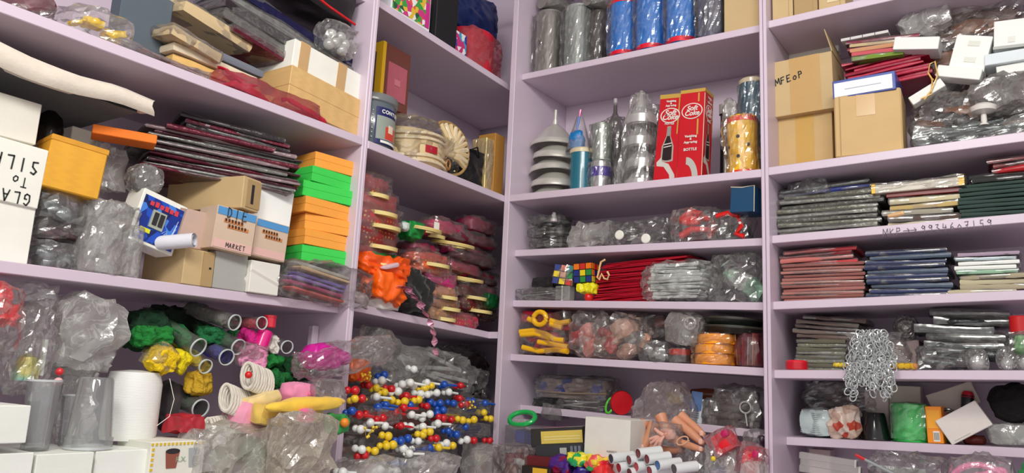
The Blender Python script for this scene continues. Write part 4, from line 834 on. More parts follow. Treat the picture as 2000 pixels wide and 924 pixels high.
# funnels
uf, zf, wf, _ = Fit(Rr, (1020, 270, 1100, 300), .06)
zb = SH['F1'](uf) + .001; ztop = pt(Rr, 1066, 276, .06)[1]; stp = (ztop - zb) / 4; rf = wf / 2
FN = G().lathe([(rf, 0), (rf * 1.03, .002), (rf * 1.0, .014), (rf * .93, .017), (rf * .42, .058), (.0085, .073), (.0085, .082), (.0052, .083), (.0045, .118), (.0035, .118), (.004, .083), (.007, .07), (rf * .4, .055), (rf * .9, .015), (rf * .97, .012), (rf * .985, .001), (rf, 0)], 36)
fm = FN.mesh(ALU, angle=50)
FB = G().lathe([(rf, 0), (rf * 1.03, .002), (rf * 1.0, .016), (rf * .9, .021), (rf * .5, .042), (rf * .4, .04), (rf * .88, .017), (rf * .98, .012), (rf * .985, .001), (rf, 0)], 36); fbm = FB.mesh(ALU, angle=50)
for i in range(5):
    t = thing('funnel', ('lowest aluminium funnel of the stack by the corner post', 'second aluminium funnel from the bottom of the stack', 'middle aluminium funnel of the stack of five', 'second aluminium funnel from the top, tilted to the right', 'topmost aluminium funnel with its thin spout pointing up')[i], 'funnel',
        (uf + (.0, .006, -.004, .008, -.003)[i], .06 + rf, zb + i * stp), (R((0, 3, -2, 2, 0)[i]), R((0, 3, -3, 5, 1)[i]), 0))
    link('cone', fm if i == 4 else fbm, t)
    if i == 4: G().lathe([(.0062, .0), (.0062, .008)], 14, tr(0, 0, .08)).obj('collar', mat('metal', (230, 230, 226), r=.2), t)
    G().tube([(rf * .95, 0, .004), (rf * 1.12, 0, -.002), (rf * 1.1, .0, .012)], .0014, 6).obj('handle', ALU, t)
t, w, h = can('teal cylinder with a cream lid beside the funnels', Rr, (1104, 288, 1146, 372), .05, mat('plastic', (36, 110, 130)), 'F1', top=mat('plastic', (220, 205, 170)), name='lidded_cylinder', cat='cylinder')
t, w, h = at('feather_bundle', 'blue feather with a pink tip in a pointed film cone on the teal cylinder', 'feather', Rr, (1096, 210, 1142, 290), .055)
G().soft(w * .6, .03, h * .5, k=.9, n=8, amp=.005, freq=30, seed=sd(), M=tr(0, .01, 0)).obj('blue_plume', mat('satin', (20, 120, 190)), t); G().tube([(0, .02, h * .4), (w * .12, .02, h * .85)], .003, 8).obj('blue_stem', mat('plastic', (30, 110, 200)), t); G().tube([(w * .12, .02, h * .82), (w * .16, .02, h * .98)], .0035, 8).obj('pink_tip', mat('plastic', (220, 50, 140)), t)
G().lathe([(w * .5, 0), (w * .3, h * .5), (.004, h * 1.02)], 18, tr(0, w * .5, 0)).obj('film_cone', mat('film', haze=.15), t)
t, w, h = can('silver cylinder standing on another, in film, beside the teal cylinder', Rr, (1150, 238, 1184, 312), .055, mat('metal', (172, 178, 170), r=.3), name='metal_cylinder', cat='cylinder', wrapf=FILM)
can('shiny lower silver cylinder with a violet strip, in film', Rr, (1146, 312, 1182, 368), .055, mat('metal', (190, 190, 190), r=.2), 'F1', name='metal_cylinder', cat='cylinder', wrapf=FILM, bands=((.5, .8, mat('plastic', (80, 60, 160)), 'violet_strip'),))
t, w, h = at('funnel', 'dark funnel in film with its spout up, behind the silver cylinders', 'funnel', Rr, (1160, 184, 1214, 366), .13, 'F1')
G().lathe([(w * .5, 0), (w * .5, h * .55), (w * .42, h * .62), (.006, h * .86), (.005, h), (.003, h)], 24, tr(0, w * .5, 0)).obj('cone', mat('metal', (110, 104, 104), r=.3), t); G().lathe([(.0055, h * .84), (.0055, h)], 10, tr(0, w * .5, 0)).obj('spout', mat('metal', (225, 225, 225), r=.15), t)
wrap(t, w, w, h * .8, grow=.003, amp=.008, pinch=.3)
t, w, h = at('wrapped_bells', 'stack of shiny silver bell shapes tightly wrapped in film', 'bells', Rr, (1208, 168, 1268, 364), .05, 'F1')
SB = mat('metal', (200, 200, 198), r=.22)
for i, z in enumerate((.0, .2, .42, .64)):
    G().lathe([(w * .34, h * z), (w * .46, h * (z + .01)), (w * .46, h * (z + .09)), (w * .4, h * (z + .11)), (w * .14, h * (z + .2)), (w * .1, h * (z + .24))], 26, tr(.004 * math.sin(i * 2), w * .5, 0, ry=.03 * math.sin(i * 3))).obj('bell', SB, t)
G().lathe([(w * .2, h * .8), (w * .18, h * .88), (w * .08, h * .95), (w * .06, h)], 20, tr(0, w * .5, 0)).obj('top_spout', SB, t)
wrap(t, w, w, h * .98, grow=.003, amp=.008, pinch=.6, film=mat('film', haze=.14))
cloth('crumpled dark film bundle between the silver bells and the red cartons', Rr, (1250, 205, 1282, 360), .14, .06, mat('foil', (110, 104, 104), m=.4), name='film_bundle', snap='F1', amp=.012, k=.4, wrapf=FILM)
# tall red soda cartons
REDP = mat('print', (200, 14, 30), r=.3); WP = mat('print', (226, 222, 214)); GP = mat('print', (196, 160, 70)); DK = mat('print', (34, 16, 18))
def bottle_face(t, w, h, ang, mx, my):
    """bottle picture, roundel and wave on one face; ang turns the face about z"""
    e = Matrix.Translation((mx, my, 0)) @ Matrix.Rotation(ang, 4, 'Z')
    def fl(p, m, nm, y=-.0006):
        g = G().add([(a, y, b) for a, b in p], [tuple(range(len(p)))], e); return g.obj(nm, m, t, smooth=False)
    b = [(-.06, .26), (-.17, .27), (-.16, .42), (-.06, .52), (-.05, .62), (.05, .62), (.06, .52), (.16, .42), (.17, .27), (.06, .26)]
    sc = lambda P, k=1.0, dy=0: [(a * w * 1.15 * k, (.44 + (z - .44) * (1 + (k - 1) * .3) + dy) * h) for a, z in P]
    fl(sc(b, 1.35), mat('print', (176, 160, 150)), 'bottle_outline'); fl(sc(b), DK, 'bottle_picture', -.0009)
    fl([(-.06 * w, .53 * h), (.06 * w, .53 * h), (.05 * w, .63 * h), (-.05 * w, .63 * h)], mat('print', (150, 150, 146)), 'bottle_neck', -.0012)
    for z in (.40, .43): fl([(-.16 * w, z * h), (.16 * w, (z + .015) * h), (.16 * w, (z + .025) * h), (-.16 * w, (z + .01) * h)], WP, 'white_stripe', -.0014)
    fl([(-.42 * w, .24 * h), (-.22 * w, .3 * h), (-.2 * w, .25 * h), (.1 * w, .22 * h), (.38 * w, .1 * h), (.42 * w, 0), (.22 * w, 0), (.16 * w, .1 * h), (-.1 * w, .19 * h), (-.4 * w, .2 * h)], mat('print', (206, 204, 196)), 'white_wave', -.0007)
    fl([(.32 * w, .55 * h), (.37 * w, .55 * h), (.37 * w, .95 * h), (.32 * w, .95 * h)], GP, 'gold_line', -.0005)
    o = fl(ell(0, .76 * h, .42 * w, .085 * h, 24), WP, 'roundel_edge', -.001); fl(ell(0, .76 * h, .37 * w, .074 * h, 24), REDP, 'roundel', -.0014)
    s = w * .3
    for tx, zz, sz in (('Soft', .785, s), ('Coke', .738, s), ('Vanishing', .92, s * .36), ('&', .895, s * .36), ('Appearing', .87, s * .36), ('BOTTLE', .665, s * .36)):
        p = e @ Vector((0, -.0018, zz * h)); words(tx, sz, WP, t, p.x, p.y, p.z, 'lettering', (math.pi / 2, 0, ang), shear=.25 if sz == s else 0, bold=.0006 if sz == s else .0003)
t, w, h = at('soda_carton', 'tall red carton with a bottle picture, left one of the pair', 'box', Rr, (1276, 186, 1322, 354), .05, 'F1', (0, 4.5, 0)); dp = .055
G().box(-w / 2, w / 2, 0, dp, 0, h).obj('body', REDP, t, bevel=.0008); G().box(-w / 2 - .0004, w / 2 + .0004, -.0004, dp + .0004, h * .955, h + .0005).obj('gold_top', GP, t); bottle_face(t, w, h, 0, 0, 0)
G().box(w / 2 - .0015, w / 2 + .0006, -.0006, .0002, .0, h * .95).obj('gold_edge', mat('print', (196, 110, 60)), t)
t, w, h = at('soda_carton', 'tall red carton with white ring print, right one of the pair', 'box', Rr, (1322, 176, 1370, 350), .045, 'F1', (0, 2.5, 0)); dp = .06
G().box(-w / 2, w / 2, 0, dp, 0, h).obj('body', REDP, t, bevel=.0008); G().box(-w / 2 - .0004, w / 2 + .0004, -.0004, dp + .0004, h * .965, h + .0005).obj('gold_top', GP, t)
bottle_face(t, dp, h, math.pi / 2, w / 2, dp / 2)
for z0, s_, tx in ((.79, .27, 'Soft'), (.735, .27, 'Coke'), (.485, .13, 'Vanishing'), (.455, .13, '&'), (.42, .13, 'Appearing'), (.34, .15, 'BOTTLE')): words(tx, w * s_, WP, t, -.0 * w, -.0018, z0 * h, shear=.25 if s_ > .2 else 0, bold=.0005 if s_ > .2 else .0003)
flat(ell(0, .762 * h, .43 * w, .088 * h, 24), -.0007, WP, t, 'roundel_edge'); flat(ell(0, .762 * h, .39 * w, .078 * h, 24), -.001, REDP, t, 'roundel')
for z0, z1 in ((.86, .955), (.5, .67)): G().box(w * .22, w * .28, -.0008, 0, h * z0, h * z1).obj('gold_line', GP, t); 
o_ = ell(-.15 * w, .02 * h, .5 * w, .24 * h, 14, 0, 90); i_ = ell(-.15 * w, .02 * h, .27 * w, .16 * h, 14, 0, 90)
flat(o_ + [(-.15 * w, .26 * h)] + [(-.15 * w, .18 * h)] + i_[::-1], -.0008, mat('print', (186, 186, 178)), t, 'grey_arc')
G().box(w / 2 - .0012, w / 2 + .0006, -.0006, .0004, .0, h * .95).obj('pale_edge', mat('print', (226, 190, 170)), t)
# behind and right of the cartons
t, w, h = can('dark bottle with a silver cap behind the red cartons', Rr, (1402, 205, 1424, 345), .14, mat('plastic', (30, 26, 28)), 'F1', name='bottle', cat='bottle', taper=.8, bands=((.9, 1.02, SILVER, 'cap'),))
bag('crinkled silvery film packet between the dark bottle and the yellow drum', Rr, (1404, 190, 1436, 300), .11, .05, None, amp=.014, film=HAZY)
t, w, h = can('tall teal tube with a cream rim at the right end, behind the yellow drum', Rr, (1438, 150, 1486, 330), .11, mat('plastic', (22, 84, 104)), 'F1', name='tall_tube', cat='tube', top=mat('plastic', (212, 198, 168)), wrapf=mat('film', haze=.05))
t, w, h = at('drum', 'yellow and red drum with black dots wrapped in clear film', 'drum', Rr, (1414, 222, 1474, 336), .04, 'F1', (0, -2, 0))
G().lathe([(0, 0), (w * .48, 0), (w * .5, h * .03), (w * .47, h * .5), (w * .5, h * .97), (w * .48, h), (0, h)], 16, tr(0, w / 2, 0)).obj('body', mat('plastic', (244, 192, 20)), t, angle=10)
for a, b, nm in ((.02, .1, 'red_band'), (.9, .98, 'red_band')): G().lathe([(w * .502, h * a), (w * .498, h * b)], 24, tr(0, w / 2, 0)).obj(nm, mat('plastic', (232, 60, 36)), t)
for a, z in ((268, .32), (270, .64), (225, .5), (308, .5)): G().lathe([(.0045, 0), (0, .0002)], 12, tr(w * .492 * math.cos(R(a)), w / 2 + w * .492 * math.sin(R(a)), h * z, rx=math.pi / 2, rz=R(a + 90))).obj('black_dot', BLACK, t)
wrap(t, w, w, h, grow=.004, amp=.006, film=mat('film', haze=.06), k=.4)

# ---- second shelf row
t, w, h = carton('open blue box with a cream rim perched on the red ornaments', Rr, (1424, 364, 1472, 414), .02, .07, mat('print', (20, 72, 110)), tape=False, rot=(0, 3, -6), name='blue_box')
G().tube([(-w / 2, 0, h), (0, -.001, h - .003), (w / 2, 0, h), (w / 2, .003, 0)], .0012, 6).obj('cream_rim', CREAM, t)
DG = mat('foil', (84, 84, 80), m=.4); 
for i, (bx, lb) in enumerate((((1026, 460, 1100, 488), 'lowest dark disc pack in clear film at the left end of the narrow shelf'), ((1024, 438, 1100, 462), 'middle dark disc pack in clear film at the left end of the narrow shelf'), ((1022, 416, 1096, 440), 'topmost dark disc pack in clear film at the left end of the narrow shelf'))):
    t, w, h = at('disc_pack', lb, 'pack', Rr, bx, .06, 'r3' if i == 0 else None)
    for k in range(3): G().lathe([(0, 0), (w * .42, 0), (w * .42, h * .2), (0, h * .2)], 26, tr(.003 * k, w * .45, h * (.05 + .28 * k), rx=.05)).obj('disc', mat('plastic', ((50, 50, 50), (90, 92, 90), (60, 58, 56))[k]), t)
    G().soft(w, w * .9, h, k=.5, n=12, amp=.008, freq=22, seed=sd(), jit=.0015).obj('plastic_wrap', FILM, t, smooth=False)
can('short clear plastic spike standing on the dark disc packs', Rr, (1074, 414, 1084, 432), .05, mat('clear', haze=.3), name='plastic_spike', cat='spike', taper=.6, bands=((0, .3, mat('plastic', (200, 190, 190)), 'foot'),))
bag('clear bag of pale rings and dark discs, left of the wide bag of discs', Rr, (1104, 432, 1180, 486), .05, .1, 'discs', [mat('plastic', (150, 144, 138)), DG], 7, 'disc', snap='r3', amp=.014, film=HAZY, k=.4)
bag('wide clear bag with dark discs and white round tops on the narrow shelf', Rr, (1176, 425, 1295, 483), .05, .12, 'discs', [mat('plastic', (70, 70, 70)), mat('plastic', (226, 226, 222)), mat('plastic', (110, 108, 104))], 12, 'disc', snap='r3', amp=.014, freq=13, k=.4)
for bx, lb in (((1201, 451, 1218, 467), 'round white button top in the middle of the wide clear bag'), ((1252, 458, 1270, 474), 'round white button top at the right of the wide clear bag')):
    t, w, h = at('button_top', lb, 'button', Rr, bx, .045); G().lathe([(0, -.003), (w * .5, -.003), (w * .5, .001), (w * .4, .003), (0, .003)], 20, tr(0, 0, h / 2, rx=math.pi / 2)).obj('face', WHITE, t); G().tube([(0, 0, h / 2), (0, .02, h / 2)], w * .2, 8).obj('stem', BLACK, t)
bag('dim clear bag behind the red ornaments', Rr, (1290, 412, 1326, 470), .11, .08, None, amp=.012)
RP = mat('plastic', (226, 26, 20))
t, w, h = at('ornament', 'glossy red curled plastic ornament lying on the narrow shelf', 'ornament', Rr, (1312, 406, 1392, 480), .05, 'r3'); s = w
for i, pth in enumerate((((-.3, .8), (-.1, .95), (.15, .85), (.1, .6), (-.2, .62), (-.32, .75)), ((-.4, .25), (-.1, .45), (.3, .4), (.45, .3), (.3, .2)), ((.1, .8), (.35, .7), (.45, .45), (.2, .4)), ((-.35, .5), (-.1, .3), (.1, .15), (.35, .1)))):
    P = [Vector((a * w, .02 + .01 * i, b * h)) for a, b in pth]; G().tube(P, [.006 + .004 * math.sin(j + i) ** 2 for j in range(len(P))], 8).obj('red_curl', RP, t)
G().soft(w * .5, .04, h * .3, k=.5, n=6, amp=.006, seed=3, M=tr(-.02, .02, h * .6)).obj('red_body', RP, t)
G().soft(w * .8, .07, h * .35, k=.4, n=6, amp=.006, seed=9, M=tr(0, .03, 0)).obj('dark_base', mat('plastic', (60, 24, 26)), t); wrap(t, w, .08, h, grow=.002, amp=.008)
t, w, h = at('ornament', 'black ornament with a red hooked arm at the right end of the narrow shelf', 'ornament', Rr, (1384, 412, 1462, 478), .055, 'r3')
G().soft(w * .8, .08, h * .7, k=.4, n=8, amp=.008, seed=4, M=tr(0, .01, 0)).obj('black_body', BLACK, t); G().tube([Vector((a * w, 0, b * h)) for a, b in ((-.3, .85), (0, .92), (.25, .8), (.32, .45), (.2, .2), (.4, .1))], .0065, 8).obj('red_arm', RP, t)
for x in (-.05, .3): G().ball((x * w, -.003, h * .55), .004, 10).obj('white_stud', WHITE, t)
wrap(t, w, .08, h, grow=.002, amp=.008)

# ---- third shelf row
bag('low silvery clear bag at the left end of the third shelf', Rr, (1002, 562, 1102, 588), .045, .08, 'cards', [GREYF, mat('foil', (150, 160, 168))], 3, 'flat_packet', snap='r4', amp=.008, k=.3)
cloth('small black box-like bundle behind the low silvery bag', Rr, (1036, 540, 1080, 570), .1, .06, mat('satin', (30, 26, 30)), amp=.004, k=.2, name='bundle', cat='bundle')
def cube_toy(label, box, d, rot, cols, wf=None, snap=None):
    t, w, h = at('puzzle_cube', label, 'puzzle cube', Rr, box, d, snap, rot); s = w; rr = random.Random(sd())
    G().box(-s / 2, s / 2, 0, s, 0, s).obj('core', BLACK, t, bevel=.001)
    for i in range(3):
        for j in range(3):
            x = -s / 2 + (i + .5) * s / 3; z = (j + .5) * s / 3; a = s / 3 * .43; c = cols[rr.randrange(len(cols))] if len(cols) > 9 else cols[(2 - j) * 3 + i]
            G().box(x - a, x + a, -.0012, 0, z - a, z + a).obj('tile', mat('plastic', c), t); G().box(s / 2, s / 2 + .0012, z - a, z + a, s - x - s / 2 - a, s - x - s / 2 + a).obj('tile', mat('plastic', cols[(i * 2 + j) % 9]), t)
    if wf: wrap(t, s, s, s, grow=.004, film=wf, k=.5)
O_, R_, Y_, G_, B_, W_ = (240, 120, 20), (206, 40, 30), (236, 208, 30), (40, 140, 60), (30, 50, 130), (230, 230, 225)
t, w, h = at('cube_stand', 'yellow crinkled packet and red ball under the coloured puzzle cube', 'packet', Rr, (1122, 553, 1158, 586), .045, 'r4'); G().soft(w * .9, .03, h * .55, k=.5, n=8, amp=.008, freq=40, seed=3, M=tr(0, 0, h * .45)).obj('yellow_packet', mat('satin', (240, 230, 30)), t); G().ball((w * .1, .018, h * .24), h * .26, 14).obj('red_ball', mat('plastic', (220, 30, 24)), t)
cube_toy('puzzle cube with orange top tiles beside the red paper packets', (1122, 516, 1156, 552), .05, (0, -3, 4), [O_, R_, O_, B_, Y_, G_, B_, G_, B_])
cube_toy('puzzle cube in clear film left of the other puzzle cube', (1080, 520, 1114, 556), .05, (0, 8, 16), [B_, (226, 130, 110), (30, 130, 130), Y_, (226, 160, 130), G_, B_, Y_, R_], wf=FILM)
t, w, h = at('plastic_stand', 'clear plastic holder propping up the film-wrapped cube', 'holder', Rr, (1084, 558, 1112, 588), .055, 'r4'); G().box(-w / 2, w / 2, 0, .03, 0, h).obj('block', mat('clear', haze=.35), t, bevel=.002); G().box(-.002, .002, -.001, 0, 0, h).obj('ridge', mat('plastic', (210, 214, 210)), t)
slabs('paper_packet', 'crimson paper packet in the wide fanned pile on the third shelf', 'packet', 'crimson packets fanned on the third shelf', Rr, (1160, 506, 1330, 590), .07, .13, 26, [('crimson', mat('satin', (188, 16, 44))), ('crimson', mat('satin', (160, 12, 36)))], 'r4', sleeve=False, jit=.012, part='paper', fan=.0012, wave=.002, pitch=2, roll=-3)
t, w, h = at('hook', 'cream curled plastic hook in front of the crimson packets', 'hook', Rr, (1166, 508, 1190, 546), .05); G().tube([Vector((a * w, 0, b * h)) for a, b in ((.1, 1), (-.2, .9), (-.3, .6), (-.45, .1), (-.3, .0), (-.1, .3), (.1, .05), (.35, .0), (.5, .2), (.35, .4))], .0028, 8).obj('curl', mat('plastic', (236, 196, 140)), t); G().ball((w * .1, 0, h), .003, 8).obj('tip', mat('plastic', (236, 196, 140)), t)
t, w, h = bag('large clear bag of stacked silvery packets lying across the third shelf', Rr, (1240, 506, 1392, 592), .03, .1, None, snap='r4', amp=.01, k=.55)
for i in range(11): G().soft(w * (.75 - abs(i - 5) * .03), .07, h * .07, k=.2, n=6, amp=.005, freq=14, seed=sd(), M=tr(.004 * math.sin(i * 2), .012, h * (.08 + i * .076), ry=.03 * math.sin(i))).obj('silvery_packet', mat('foil', (214, 220, 216), m=.35), t)
t, w, h = bag('crinkled clear bag with greenish glints at the right end of the third shelf', Rr, (1378, 492, 1478, 590), .06, .1, 'lump', [mat('foil', (150, 190, 165), m=.3), mat('film', haze=.4), mat('film', haze=.3)], 4, 'green_film', snap='r4', amp=.02, k=.4)

# ---- fourth shelf row
YL = mat('plastic', (248, 190, 20), r=.4); MG = mat('satin', (176, 12, 50))
t, w, h = at('plastic_bag', 'clear bag packed with yellow tube rings and crimson cloth by the corner post', 'bag', Rr, (1006, 606, 1116, 694), .045, 'r5')
for i, (z, x) in enumerate(((.08, .05), (.3, -.1), (.55, .15), (.75, -.2))): G().soft(w * .62, .07, h * .26, k=.4, n=8, amp=.006, freq=20, seed=sd(), M=tr(x * w, .02, z * h)).obj('crimson_cloth', MG, t)
for pp in (((-.38, .18), (-.1, .1), (.2, .14), (.42, .1)), ((-.1, .3), (.15, .26), (.4, .2)), ((-.44, .52), (-.2, .56), (0, .48), (.2, .36), (.34, .34)), ((-.42, .46), (-.15, .48), (.1, .38)), ((.1, .78), (.25, .72), (.42, .76)), ((.1, .7), (.3, .62)), ((-.3, .82), (-.15, .74))): G().tube([(a * w, .008 + .004 * (i % 3), b * h) for i, (a, b) in enumerate(pp)], .0075, 9).obj('yellow_tube', YL, t)
G().tube([(-.06 * w + .02 * math.cos(a), .0, h * .82 + .0175 * math.sin(a)) for a in [2 * math.pi * q / 18 for q in range(18)]], .0068, 9, closed=True).obj('yellow_ring', YL, t)
G().soft(w * 1.02, .11, h * 1.02, k=.3, n=14, amp=.008, freq=18, seed=sd()).obj('film', mat('film', haze=.06), t)
t, w, h = bag('clear bag with pink-red scraps, left of the bag of skin-toned novelties', Rr, (1112, 608, 1180, 704), .035, .1, 'lump', [mat('satin', (214, 130, 120)), mat('film', haze=.4), mat('satin', (190, 40, 50))], 5, 'pink_scrap', snap='r5', amp=.014)
t, w, h = bag('round clear bag of skin-toned and silver novelties in the middle of the fourth shelf', Rr, (1150, 612, 1248, 708), .03, .11, 'lump', [mat('skin', (206, 160, 140)), mat('foil', (160, 160, 158)), mat('satin', (200, 70, 70)), mat('skin', (190, 150, 130))], 9, 'novelty', snap='r5', amp=.014, k=.5)
bag('dim clear bag with dark red shapes at the back of the fourth shelf', Rr, (1220, 612, 1300, 660), .1, .1, 'lump', [mat('satin', (120, 40, 36)), mat('satin', (150, 120, 110))], 5, 'dark_red_shape', amp=.01)
t, w, h = bag('crinkled silver foil bag sitting on the fourth shelf edge', Rr, (1242, 664, 1300, 708), .04, .07, 'lump', [mat('foil', (190, 194, 192), m=.8)], 4, 'foil_piece', snap='r5', amp=.012)
t, w, h = bag('milky plastic bag rolled open at the top, above the silver foil bag', Rr, (1292, 610, 1360, 674), .05, .09, None, film=mat('film', (215, 210, 205), haze=.4), amp=.012, rot=(0, 12, 0)); 
G().tube([(w * .2 + .014 * math.cos(a), -.002, h * .72 + .014 * math.sin(a)) for a in [2 * math.pi * q / 16 for q in range(16)]], .0035, 7, closed=True).obj('rolled_mouth', mat('clear', (220, 215, 210), haze=.5), t)
t, w, h = can('small grey and red screw lid beside the orange rolls', Rr, (1300, 680, 1340, 710), .05, mat('plastic', (90, 84, 84)), 'r5', name='screw_lid', cat='lid', wrapf=FILM, bands=((.55, .95, mat('plastic', (190, 50, 40)), 'red_band'),))
for i, bx in enumerate(((1346, 690, 1422, 714), (1346, 671, 1424, 691), (1352, 651, 1426, 672))):
    t, w, h = can(('lowest', 'middle', 'topmost')[i] + ' orange tape roll of the stack of three', Rr, bx, .04, mat('plastic', (252, 150, 16)), 'r5' if i == 0 else None, name='tape_roll', cat='tape roll', bands=((.06, .94, mat('plastic', (255, 164, 30)), 'shrink_band'),), wrapf=mat('film', haze=.04))
for i, (bx, c) in enumerate((((1352, 628, 1480, 650), 0), ((1356, 612, 1474, 632), 1))):
    t, w, h = at('round_tray', ('black round tray resting on the orange tape rolls', 'dark round tray on top of the black round tray')[i], 'tray', Rr, bx, .045)
    G().lathe([(0, 0), (w * .44, 0), (w * .5, h * .5), (w * .5, h * .75), (w * .47, h * .75), (w * .42, h * .2), (0, h * .2)], 30, tr(0, w * .5, 0, ry=.05)).obj('tray', mat('plastic', (26, 32, 28)), t); G().lathe([(w * .505, h * .55), (w * .505, h * .72)], 30, tr(0, w * .5, 0, ry=.05)).obj('rim', mat('plastic', (60, 58, 50)), t)
bag('bag of red and gold foil tubes at the right end of the fourth shelf', Rr, (1430, 644, 1482, 714), .06, .07, 'upright', [mat('metal', (200, 140, 90), r=.25), mat('satin', (150, 20, 40)), mat('metal', (190, 190, 190), r=.2)], 5, 'foil_tube', snap='r5', amp=.01, film=mat('film', (230, 120, 130), haze=.15))
cloth('dark red cloth scrap behind the orange tape rolls', Rr, (1420, 670, 1446, 712), .09, .04, mat('satin', (140, 14, 24)), amp=.005, snap='r5')
# ---- fifth shelf row and the counter below
t, w, h = cloth('soft patterned case with blue flowers in clear film on the fifth shelf', Rr, (1046, 738, 1188, 782), .13, .08, mat('patches', cols=[(112, 96, 92), (140, 124, 118), (50, 60, 130), (126, 108, 104), (96, 84, 84)], s=38), name='soft_case', cat='case', amp=.004, k=.35, wrapf=FILM)
G().tube([(-w * .48, .0, h * .35), (0, -.004, h * .3), (w * .48, 0, h * .36)], .0025, 6).obj('zip', mat('metal', (170, 150, 130)), t)
bag('silvery clear bag of folded film under the patterned case', Rr, (1078, 778, 1186, 812), .115, .08, 'cards', [mat('foil', (180, 180, 176), m=.4)], 3, 'folded_sheet', snap='r6', amp=.01)
cloth('black crumpled cloth left of the silvery bag on the fifth shelf', Rr, (1032, 774, 1078, 806), .12, .05, mat('fabric', (18, 16, 18)), amp=.01)
bag('grey film bag drooping at the left end of the fifth shelf', Rr, (1056, 786, 1096, 822), .09, .06, None, amp=.01, film=mat('film', (150, 150, 146), haze=.4))
t, w, h = at('disc', 'red round disc leaning behind the big hazy bag', 'disc', Rr, (1196, 762, 1222, 812), .12, 'r6', (0, 8, 0)); G().lathe([(0, 0), (h * .48, 0), (h * .5, .004), (h * .48, .01), (0, .01)], 28, tr(0, 0, h / 2, rx=math.pi / 2, rz=.9)).obj('plate', mat('plastic', (206, 24, 36)), t); G().lathe([(h * .5, .003), (h * .51, .005), (h * .5, .007)], 28, tr(0, 0, h / 2, rx=math.pi / 2, rz=.9)).obj('rim', mat('plastic', (170, 16, 28)), t)
t, w, h = at('ring', 'thin bright green ring beside the red disc', 'ring', Rr, (1184, 776, 1198, 812), .11, 'r6'); G().tube([(w * .5 * math.cos(a), .01 * math.sin(a), h / 2 + h * .45 * math.sin(a)) for a in [2 * math.pi * q / 20 for q in range(20)]], .0032, 7, closed=True).obj('hoop', mat('plastic', (90, 200, 60)), t)
bag('big hazy clear bag bulging over the skin-toned rubber fingers', Rr, (1214, 742, 1350, 850), .05, .12, None, film=mat('film', (205, 192, 192), haze=.3), amp=.014, k=.4, pinch=.5, freq=12)
cloth('tan crinkled wrapper at the top right of the big hazy bag', Rr, (1300, 752, 1330, 790), .14, .04, mat('satin', (170, 146, 100)), amp=.008, name='wrapper', cat='wrapper')
t, w, h = can('dark bottle with an amber neck lying behind the blue and white pack', Rr, (1346, 758, 1414, 786), .17, mat('plastic', (130, 66, 36)), name='lying_bottle', cat='bottle'); 
t.children[0].data = G().tube([(-w * .5, h * .6, h * .45), (-w * .1, h * .6, h * .5), (w * .2, h * .6, h * .55), (w * .5, h * .6, h * .55)], [h * .45, h * .5, h * .4, h * .22], 18).mesh(mat('plastic', (120, 58, 34))); G().tube([(w * .5, h * .6, h * .55), (w * .62, h * .6, h * .55)], h * .26, 14).obj('cap', BLACK, t)
carton('small blue and white packet standing by the metallic tubes', Rr, (1346, 778, 1370, 836), .12, .03, mat('card', (214, 222, 226)), 'r6', tape=False, name='packet', cat='packet', rot=(0, 6, 0))
u, z, w, h = Fit(Rr, (1347, 778, 1366, 796), .115); 
t2 = COL.objects[-1].parent; G().box(-.016, .012, -.001, 0, .03, .075).obj('blue_print', mat('print', (90, 120, 170)), t2)
for i in range(4): G().box(-.012, .008, -.0014, 0, .012 + i * .005, .014 + i * .005).obj('printed_line', mat('print', (120, 140, 160)), t2)
for i, bx in enumerate(((1390, 790, 1484, 806), (1392, 806, 1486, 822), (1388, 820, 1484, 838), (1410, 764, 1480, 782))):
    t, w, h = at('metal_tube', ('topmost dark tube of the three lying on the fifth shelf', 'middle dark tube of the three lying on the fifth shelf', 'lowest dark tube of the three lying on the fifth shelf', 'dark tube with a silver end lying above the other three')[i], 'tube', Rr, bx, .12)
    G().tube([(-w / 2, .01, h / 2), (w / 2, .01, h / 2)], h * .46, 16).obj('barrel', mat('plastic', (84, 74, 72), r=.15), t); G().tube([(w * .3, .01, h / 2), (w * .36, .01, h / 2)], h * .5, 16).obj('ring_band', SILVER, t)
bag('clear film over the dark tubes at the right end of the fifth shelf', Rr, (1384, 752, 1486, 842), .1, .1, None, amp=.01, film=mat('film', haze=.08))
t, w, h = at('key_ring', 'shiny silver ring with a small bar hanging before the dark tubes', 'ring', Rr, (1444, 782, 1468, 832), .09)
G().tube([(w * .45 * math.cos(a), 0, h * .72 + w * .45 * math.sin(a)) for a in [2 * math.pi * q / 22 for q in range(22)]], .0022, 8, closed=True).obj('hoop', SILVER, t); G().tube([(0, 0, h * .5), (.004, 0, 0)], .002, 8).obj('bar', SILVER, t)
for x in (1404, 1416): 
    pass
bag('grey clear bag between the blue and white packet and the dark tubes', Rr, (1366, 780, 1400, 836), .1, .06, 'lump', [mat('satin', (120, 112, 108))], 2, 'grey_cloth', amp=.01)

